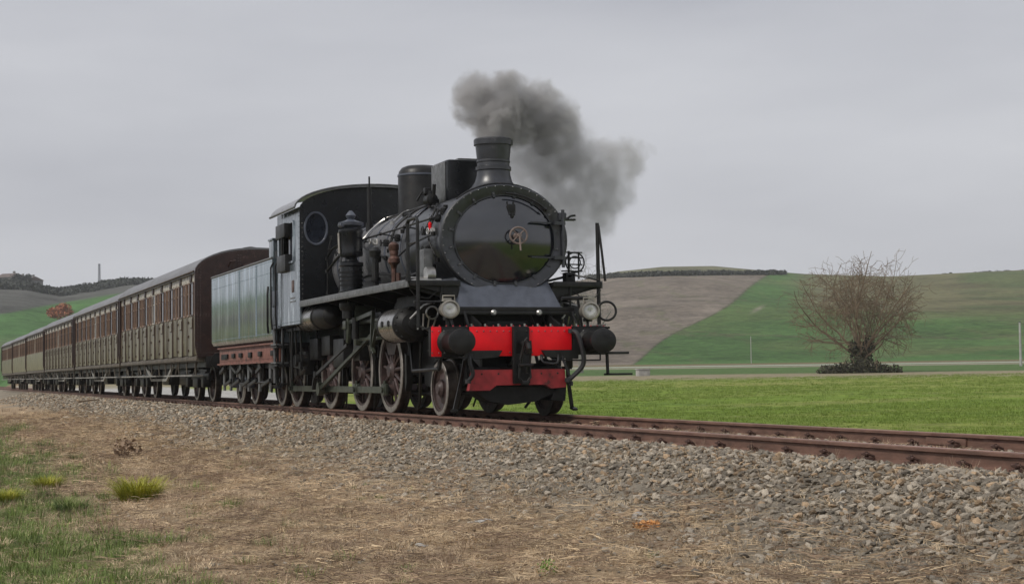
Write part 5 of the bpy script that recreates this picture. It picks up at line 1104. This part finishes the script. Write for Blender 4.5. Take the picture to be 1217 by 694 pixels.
def crown_tree(name, base, label, cat, m, seed, cz, rx, rz, limbs, fork=1.1, rb=.17, twig=.009, dens=1.0):
    """short trunk, limbs fanning out to a rounded open crown; every branch stops at the crown outline"""
    r = random.Random(seed); V = []; F = []; VT = []; FT = []
    def inside(p): return (p.x / rx) ** 2 + (p.y / rx) ** 2 + ((p.z - cz) / rz) ** 2 < 1
    def seg(p0, p1, r0, r1, n, Vv, Ff):
        d = (p1 - p0).normalized(); a = Vector((0, 0, 1)) if abs(d.z) < .9 else Vector((1, 0, 0)); u = d.cross(a).normalized(); w = d.cross(u); b0 = len(Vv)
        for p, rr in ((p0, r0), (p1, r1)):
            for k in range(n): Vv.append(tuple(p + u * rr * math.cos(2 * PI * k / n) + w * rr * math.sin(2 * PI * k / n)))
        for k in range(n): Ff.append((b0 + k, b0 + (k + 1) % n, b0 + n + (k + 1) % n, b0 + n + k))
    def grow(p, d, ln, rad, lv):
        st = (.6, .42, .34, .26, .2)[lv]; rad0 = rad; n = max(2, int(ln / st)); tgt = (V, F) if lv == 0 else (VT, FT)
        for i in range(n):
            w = (.10, .16, .2, .24, .28)[lv]; d = (d + Vector((r.gauss(0, w), r.gauss(0, w), r.gauss(0, w * .7))) + Vector((0, 0, .035 if lv < 2 else .0))).normalized()
            q = p + d * st; r1 = max(rad - (rad0 - twig) / n * 1.05, twig); seg(p, q, rad, r1, 6 if lv == 0 else 4 if lv < 3 else 3, *tgt); p = q; rad = r1
            if not inside(p) and i > 1: return
            if lv < 4 and (i > 0 or lv > 0) and r.random() < (.55, .56, .46, .32)[lv] * dens:
                side = d.cross(Vector((r.gauss(0, 1), r.gauss(0, 1), r.gauss(0, 1)))).normalized(); nd = (d * .7 + side * r.uniform(.6, 1.2) + Vector((0, 0, -.15 if lv > 0 else 0))).normalized()
                grow(p, nd, ln * (1 - i / n) * r.uniform(.45, .75) + .5, max(rad * .6, twig), lv + 1)
    R = empty(name, base); tag(R, label, cat); seg(Vector((0, 0, -.3)), Vector((.1, 0, fork)), rb * 2.1, rb * 1.7, 10, V, F)
    for t in range(limbs):
        a = 2 * PI * (t * .382) + r.uniform(-.25, .25); el = math.radians(16 + 68 * ((t + .5) / limbs) ** .8); d = Vector((math.cos(a) * math.cos(el), math.sin(a) * math.cos(el), math.sin(el)))
        grow(Vector((.1, 0, fork - r.uniform(0, .35))), d, r.uniform(.9, 1.15) * (rx * math.cos(el) + (cz + rz - fork) * math.sin(el)), rb * r.uniform(.5, .95), 0)
    for nm, v, f in (('trunk', V, F), ('crown', VT, FT)):
        me = bpy.data.meshes.new(nm); me.from_pydata(v, [], f); me.materials.append(M[m]); o = bpy.data.objects.new(nm, me); COL.objects.link(o); o.parent = R
    print('tree faces', len(FT)); return R
T = crown_tree('bare_tree', tb, 'large leafless spreading tree standing alone in the green field right of the locomotive', 'tree', 'bark', 11, 4.9, 5.4, 4.7, 14, rb=.12, twig=.0125)
leaf_blob('ivy', [((0, 0, 1.3), (.9, .9, 1.2)), ((.3, .6, 2.2), (.5, .5, .8)), ((0, -.7, 2.0), (.5, .5, .7))], 1300, .13, 'ivy', 5, T)
mb_ = ground_at(1020, 125.5); ob = empty('bramble_mound', mb_); tag(ob, 'low dark bramble mound around the foot of the lone bare tree', 'bush')
rt = Vector((CAMX.x, CAMX.y, 0)).normalized()
leaf_blob('foliage', [(tuple(rt * a + Vector((0, 0, .25))), (1.0, 1.0, hh)) for a, hh in ((-2.3, .45), (-1.4, .6), (-.4, .9), (.5, .9), (1.5, .7), (2.5, .45))], 3200, .12, 'ivy', 6, ob)
# second pale tree far behind the locomotive
tb2 = ground_at(690, 150)
crown_tree('bare_tree', tb2, 'pale leafless tree just showing behind the right side of the smokebox', 'tree', 'bark2', 4, 7.2, 2.9, 4.6, 9, 2.0, .13, .012, 1.0)
# hedges and woods on the hill
def far_hit(u, v):
    for d in range(235, 640, 3):
        q = atD(u, v, d)
        if q.z < gz(q.x, q.y): return q
    return atD(u, v, 560)
def hedge(name, us, vs_, dep, hgt, n, sz, label, cat, m='hedge', seed=1, kind=None, depth=4):
    pts = []; P0 = None; r = random.Random(seed)
    for u, v in zip(us, vs_):
        p = atD(u, v, dep) if dep else far_hit(u, v); z = gz(p.x, p.y); 
        if P0 is None: P0 = Vector((p.x, p.y, z))
        pts.append(((p.x - P0.x, p.y - P0.y, z - P0.z + hgt * .3), (hgt * .9 * r.uniform(.8, 1.6), hgt * r.uniform(.8, 1.4), hgt * .55 * r.uniform(.55, 1.35))))
    o = leaf_blob(name, pts, n, sz, m, seed); o.location = P0; tag(o, label, cat, kind=kind); return o
us = np.linspace(700, 930, 110); hedge('hedge_row', us, np.interp(us, [700, 780, 850, 930], [331, 328.5, 327, 326.5]), None, 1.7, 12000, .55, 'dark hedge running along the brown hill top behind the chimney smoke', 'hedge')
us = list(np.linspace(1125, 1222, 34)); r_ = random.Random(8)
for i, (a, b2, nm) in enumerate(((1122, 1160, 'low'), (1160, 1192, 'middle'), (1192, 1235, 'tall'))):
    u_ = np.linspace(a, b2, 16); hedge('tree_line', u_, [327] * 16, 612, [1.3, 1.9, 2.2][i], 1500, .7, ['low distant scrub on the skyline, leftmost clump at the far right hill', 'distant scrub on the skyline between the low clump and the right edge', 'taller distant scrub on the skyline at the right edge'][i], 'trees', seed=20 + i)
# scrub wood on the left hill: a mass nobody could count
us = rng.uniform(-40, 180, 520); d_ = 618 - rng.random(520) ** 1.2 * np.interp(us, [-40, 60, 175], [150, 95, 40]); pts = []; o0 = atD(60, 350, 560); z0 = gz(o0.x, o0.y)
for u, dd in zip(us, d_):
    p = atD(u, 350, dd); z = gz(p.x, p.y); s = rng.uniform(1.0, 2.6); pts.append(((p.x - o0.x, p.y - o0.y, z - z0 + s * .3), (s * 1.6, s * 1.6, s * .75)))
w_ = leaf_blob('scrub_wood', pts, 60000, .6, 'hedge', 9); w_.location = (o0.x, o0.y, z0); tag(w_, 'grey green scrub wood covering the far left ridge', 'wood', kind='stuff')
# farm buildings on the left ridge
def farm(u, dep, w, d, h, rh, label, seed=0, tower=False):
    g = ground_at(u, dep); R = empty('farmhouse', g - Vector((0, 0, 0))); tag(R, label, 'building', 'farm buildings on the left ridge'); R.rotation_euler = (0, 0, .5 + seed)
    MB().box(-w / 2, w / 2, -d / 2, d / 2, -3, h).build('wall', 'plaster', R)
    b = MB(); b.prism([(-d / 2 - .4, h), (d / 2 + .4, h), (0, h + rh)], -w / 2 - .4, w / 2 + .4, 'X'); rf = b.build('roof', 'tile', R); MB().box(w * .2, w * .2 + .7, -.3, .4, h + rh * .5, h + rh + .8).build('chimney', 'plaster', rf)
    for k in range(int(w // 3)):
        for z in (1.0, 3.6):
            if z + 1.6 < h:
                for sy in (-1, 1): MB().box(-w / 2 + 1.2 + 3 * k, -w / 2 + 2.2 + 3 * k, sy * d / 2 - .04, sy * d / 2 + .04, z, z + 1.4).build('window', 'pane', R)
farm(23, 606, 9, 6, 4.2, 1.0, 'taller grey farmhouse in the middle of the far left ridge'); farm(12, 600, 7, 6, 3.8, 1.6, 'low farm building left of the taller farmhouse on the ridge', .3); farm(37, 602, 8, 6, 3.6, 1.5, 'low farm building right of the taller farmhouse on the ridge', -.2)
for i, u in enumerate((17, 30)):
    g = ground_at(u, 598); T_ = empty('ridge_tree', g); tag(T_, ['dark round tree at the left side of the ridge farmhouse', 'dark round tree at the right side of the ridge farmhouse'][i], 'tree')
    MB().tube([(0, 0, -.3), (.1, 0, 1.5), (0, .1, 3)], .2, 6, .1).build('trunk', 'bark', T_); leaf_blob('crown', [((0, 0, 3), (2.6, 2.6, 1.9)), ((1, 1, 4), (1.5, 1.5, 1.2))], 700, .5, 'hedge', 30 + i, T_)
# autumn coloured little tree and the mast
g = ground_at(72, 330); 
p72 = far_hit(72, 385); g = Vector((p72.x, p72.y, gz(p72.x, p72.y)))
T_ = empty('autumn_tree', g); tag(T_, 'small orange leaved tree on the green slope above the far coaches', 'tree')
MB().tube([(0, 0, -.2), (.05, 0, 1), (0, .1, 2)], .12, 6, .06).build('trunk', 'bark', T_)
leaf_blob('crown', [((0, 0, 2.6), (3.3, 3.3, 1.6)), ((.9, .6, 3.7), (1.8, 1.8, 1.1)), ((-1.5, -1.5, 2.5), (1.6, 1.6, 1.2))], 1500, .3, 'orange', 40, T_)
g = ground_at(118, 604); mst = empty('radio_mast', g); tag(mst, 'thin grey lattice mast on the skyline of the left ridge', 'mast')
b = MB()
for k in range(3): a = 2 * PI * k / 3; b.tube([(.5 * math.cos(a), .5 * math.sin(a), -.5), (.35 * math.cos(a), .35 * math.sin(a), 9.5)], .11, 5)
b.build('leg', 'grey', mst)
b = MB()
for q in range(12):
    for k in range(3):
        a, a2 = 2 * PI * k / 3, 2 * PI * (k + 1) / 3; b.tube([(.45 * math.cos(a), .45 * math.sin(a), q * .78), (.45 * math.cos(a2), .45 * math.sin(a2), q * .78 + .78)], .05, 4)
b.build('bracing', 'grey', mst)
# poles on the right
def pole(u, v0, v1, dep, label, r0=.09):
    g = ground_at(u, dep); h = (v1 - v0) / FPX * dep; R = empty('utility_pole', g); tag(R, label, 'pole')
    MB().tube([(0, 0, -.3), (0, 0, h)], r0, 10, r0 * .7).build('post', 'concrete', R)
    MB().tube([(0, 0, h - .02), (0, 0, h + .05)], r0 * .8, 10).build('cap', 'grey', R)
pole(1213.5, 385, 437, 150, 'pale concrete post beside the lane, right of the bare tree', .13); pole(893, 400, 432, 214, 'thin dark post against the green hill left of the bare tree', .06)
# culvert headwall by the lane
g = ground_at(764, 128); R = empty('culvert_headwall', g); tag(R, 'small pale concrete culvert headwall in the field edge just right of the buffers', 'culvert')
b = MB(); b.box(-.3, .3, -.5, .5, -.3, .5, .03); b.build('wall', 'concrete', R); b = MB(); b.box(-.35, .35, -.56, .56, .5, .6, .02); b.build('coping', 'concrete', R)

# ---- near verge: tussocks, rocks, stalks, sprig, leaves
def tussock(u, v, s, label, m='tuft', n=1100, squash=.58):
    p = None
    for d in np.linspace(6, 60, 400):
        q = atD(u, v, d)
        if q.z < gz(q.x, q.y): p = q; break
    g = Vector((p.x, p.y, gz(p.x, p.y))); dd = (p - CAM).length; k = s / FPX * dd
    me = blade_mesh('tussock', m, n, k * squash * .85, k * .30, .95, k * .016, int(u), segs=3, flat=.25); o = bpy.data.objects.new('grass_tussock', me); o.location = g - Vector((0, 0, .02)); COL.objects.link(o); tag(o, label, 'grass tussock', 'grass tussocks on the verge'); return g, k
tussock(165, 594, 66, 'largest bright yellow green grass tussock on the dry verge at lower left')
tussock(57, 581, 38, 'small yellow green tussock left of the largest one'); tussock(8, 598, 40, 'darker yellow green tussock, leftmost on the verge and cut off')
tussock(91, 547, 26, 'small brownish green tussock above the largest yellow green one', 'grass', 200)
tussock(85, 607, 54, 'wide tuft of fresh green grass below the small yellow tussock', 'grass', 420, .4)
tussock(52, 533, 34, 'pale green tuft at the edge of the upper left grass', 'grass', 200, .5)
def hit(u, v):
    for d in np.linspace(6, 60, 800):
        q = atD(u, v, d)
        if q.z < gz(q.x, q.y): return q
def rock(u, v, wpx, label, m='stone', seed=1, h=.5):
    p = hit(u, v); k = wpx / FPX * (p - CAM).length; bm = bmesh.new(); bmesh.ops.create_icosphere(bm, subdivisions=3, radius=.5)
    for vv in bm.verts:
        nn = noise.noise(vv.co * 2.2 + Vector((seed * 7, 0, 0))); n2 = noise.noise(vv.co * 6 + Vector((seed * 3, 1, 0)))
        vv.co *= 1 + .45 * nn + .12 * n2; vv.co.z *= h
    me = bpy.data.meshes.new('rock'); bm.to_mesh(me); bm.free(); me.materials.append(M[m]); me.polygons.foreach_set('use_smooth', [True] * len(me.polygons)); me.set_sharp_from_angle(angle=.5)
    o = bpy.data.objects.new('rock', me); o.scale = (k, k, k); o.location = (p.x, p.y, gz(p.x, p.y) + k * h * .12); o.rotation_euler = (.1, .1, seed); COL.objects.link(o); tag(o, label, 'rock')
rock(179, 519, 13, 'flat dark stone alone on the bare dirt left of the tender', 'stone', 1, .45); rock(80, 497, 9, 'small pale stone on the dirt near the upper left grass', 'stone', 2, .4)
rock(285, 547, 11, 'dark stone on the dirt below the tender', 'clip', 3, .4); rock(574, 620, 20, 'flat pale stone on the straw in the centre foreground', 'concrete', 4, .3)
rock(712, 613, 16, 'brown stone at the foot of the ballast in the foreground', 'stone2', 5, .5); rock(1002, 587, 8, 'small white stone among the grey ballast', 'concrete', 6, .7); rock(1042, 577, 10, 'white flat stone near the middle of the right ballast', 'concrete', 7, .5)
rock(760, 616, 17, 'pale stone beside the orange leaves in the foreground', 'concrete', 8, .6); rock(501, 650, 14, 'half buried pale stone in the foreground grass', 'concrete', 9, .4)
p = hit(112, 478); b = MB(); b.tube([(-.5, -.3, .03), (-.1, -.02, .08), (.4, .3, .05), (.7, .42, .12)], .035, 6, .015); o = b.build('dead_branch', 'bark'); o.location = (p.x, p.y, gz(p.x, p.y)); o.rotation_euler = (0, 0, 1.2); tag(o, 'dark dead branch lying on the dirt below the second coach', 'branch')
p = hit(110, 566); b = MB(); rr = random.Random(2)
for q in range(5):
    a = rr.uniform(0, 6.28); b.tube([(0, 0, 0), (.04 * math.cos(a), .04 * math.sin(a), .2), (.12 * math.cos(a), .12 * math.sin(a), rr.uniform(.3, .48))], .006, 4, .003)
o = b.build('dry_stalks', 'straw'); o.location = (p.x, p.y, gz(p.x, p.y)); tag(o, 'pale dry stalks standing above the largest yellow green tussock', 'dead plant')
def leafy(u, v, w, label, m, cat, n, name, h=.4):
    p = hit(u, v); k = w / FPX * (p - CAM).length; o = leaf_blob(name, [((0, 0, k * h * .5), (k * .5, k * .5, k * h * .5))], n, k * .09, m, int(u)); o.location = (p.x, p.y, gz(p.x, p.y)); tag(o, label, cat); return o
leafy(768, 629, 36, 'patch of tan orange dead leaves at the foot of the ballast', 'tanleaf', 'dead leaves', 260, 'orange_leaves', .28)
leafy(651, 686, 26, 'small bright green sprig among the straw in the foreground', 'grass', 'weed', 90, 'green_sprig', .9)
leafy(150, 545, 0.1 + 34, 'brown dead weed clump on the verge right of the small tussock', 'straw2', 'weed', 260, 'dead_weed_clump', .7)

# ================================================================= SMOKE
def build_smoke():
    puffs = []      # (u, v, radius px, x plane, weight)
    for u, v, r_, x, w in ((588, 163, 17, -.07, 1.1), (588, 150, 27, -.1, 1.1), (596, 136, 30, -.1, 1.05), (573, 124, 33, -.3, 1.0), (603, 118, 34, -.2, 1.0), (560, 108, 20, -.5, .85), (630, 132, 36, -.4, .95), (655, 150, 38, -.5, .85), (663, 180, 46, -.8, .58), (640, 185, 40, -.9, .5), (690, 212, 46, -1.0, .5), (715, 205, 40, -1.0, .5), (742, 190, 28, -1.0, .52), (759, 182, 17, -1.0, .48), (702, 248, 38, -1.2, .46), (692, 284, 28, -1.3, .38), (640, 222, 40, -1.4, .36), (665, 255, 44, -1.4, .42), (620, 195, 42, -.9, .42), (650, 236, 44, -1.2, .40), (684, 276, 36, -1.3, .4), (718, 226, 38, -1.0, .46), (612, 150, 26, -.2, .9)):
        c = onX(u, v, x); k = (c - CAM).dot(-CAMZ) / FPX; puffs.append((c, r_ * k, w))
    lo = Vector((1e9,) * 3); hi = -lo
    for c, r_, w in puffs:
        for i in range(3): lo[i] = min(lo[i], c[i] - r_ * 1.75); hi[i] = max(hi[i], c[i] + r_ * 1.75)
    ctr = (lo + hi) / 2
    b = MB(); b.box(lo.x - ctr.x, hi.x - ctr.x, lo.y - ctr.y, hi.y - ctr.y, lo.z - ctr.z, hi.z - ctr.z)
    m = bpy.data.materials.new('coal_smoke'); m.use_nodes = True; nt = m.node_tree; nt.nodes.clear(); out = N(nt, 'ShaderNodeOutputMaterial'); pv = N(nt, 'ShaderNodeVolumePrincipled')
    pv.inputs['Color'].default_value = (.72, .71, .71, 1); pv.inputs['Anisotropy'].default_value = .2
    l = nt.links.new; tc_ = N(nt, 'ShaderNodeTexCoord')
    nz_ = N(nt, 'ShaderNodeTexNoise'); nz_.inputs['Scale'].default_value = 2.9; nz_.inputs['Detail'].default_value = 9; nz_.inputs['Roughness'].default_value = .68
    l(tc_.outputs['Object'], nz_.inputs['Vector'])
    sub = N(nt, 'ShaderNodeVectorMath', operation='SUBTRACT'); sub.inputs[1].default_value = (.5, .5, .5); l(nz_.outputs['Color'], sub.inputs[0])
    sc = N(nt, 'ShaderNodeVectorMath', operation='SCALE'); sc.inputs['Scale'].default_value = .72; l(sub.outputs[0], sc.inputs[0])
    ad = N(nt, 'ShaderNodeVectorMath', operation='ADD'); l(tc_.outputs['Object'], ad.inputs[0]); l(sc.outputs[0], ad.inputs[1])
    acc = None
    for c, r_, w in puffs:
        ds = N(nt, 'ShaderNodeVectorMath', operation='DISTANCE'); ds.inputs[1].default_value = c - ctr; l(ad.outputs[0], ds.inputs[0])
        mr = N(nt, 'ShaderNodeMapRange', interpolation_type='SMOOTHSTEP'); mr.inputs[1].default_value = r_ * 1.14; mr.inputs[2].default_value = r_ * .72; mr.inputs[3].default_value = 0; mr.inputs[4].default_value = w * w
        l(ds.outputs['Value'], mr.inputs[0])
        if acc is None: acc = mr.outputs[0]
        else:
            mx_ = N(nt, 'ShaderNodeMath', operation='MAXIMUM'); l(acc, mx_.inputs[0]); l(mr.outputs[0], mx_.inputs[1]); acc = mx_.outputs[0]
    n2 = N(nt, 'ShaderNodeTexNoise'); n2.inputs['Scale'].default_value = 3.2; n2.inputs['Detail'].default_value = 8; l(tc_.outputs['Object'], n2.inputs['Vector'])
    m2 = N(nt, 'ShaderNodeMapRange'); m2.inputs[1].default_value = .38; m2.inputs[2].default_value = .62; m2.inputs[3].default_value = .3; m2.inputs[4].default_value = 1.4; l(n2.outputs[0], m2.inputs[0])
    mu = N(nt, 'ShaderNodeMath', operation='MULTIPLY'); l(acc, mu.inputs[0]); l(m2.outputs[0], mu.inputs[1])
    m3 = N(nt, 'ShaderNodeMath', operation='MULTIPLY'); m3.inputs[1].default_value = 8.5; l(mu.outputs[0], m3.inputs[0]); l(m3.outputs[0], pv.inputs['Density']); l(pv.outputs[0], out.inputs['Volume'])
    o = b.build('chimney_smoke', m, None, 0); o.location = ctr; m.cycles.volume_step_rate = .3
    tag(o, 'dark grey brown smoke plume drifting to the right from the locomotive chimney', 'smoke', kind='stuff')
build_smoke()

# ================================================================= AIR
def build_haze():
    b = MB(); b.box(-3300, 3350, -3300, 3300, -12, 75)
    m = bpy.data.materials.new('pale_haze'); m.use_nodes = True; nt = m.node_tree; nt.nodes.clear(); out = N(nt, 'ShaderNodeOutputMaterial'); pv = N(nt, 'ShaderNodeVolumePrincipled')
    pv.inputs['Color'].default_value = (.93, .95, 1, 1); pv.inputs['Density'].default_value = .00022; nt.links.new(pv.outputs[0], out.inputs['Volume'])
    o = b.build('haze', m, None, 0); tag(o, 'thin pale haze in the air that fades the far hills', 'haze', kind='stuff')
build_haze()
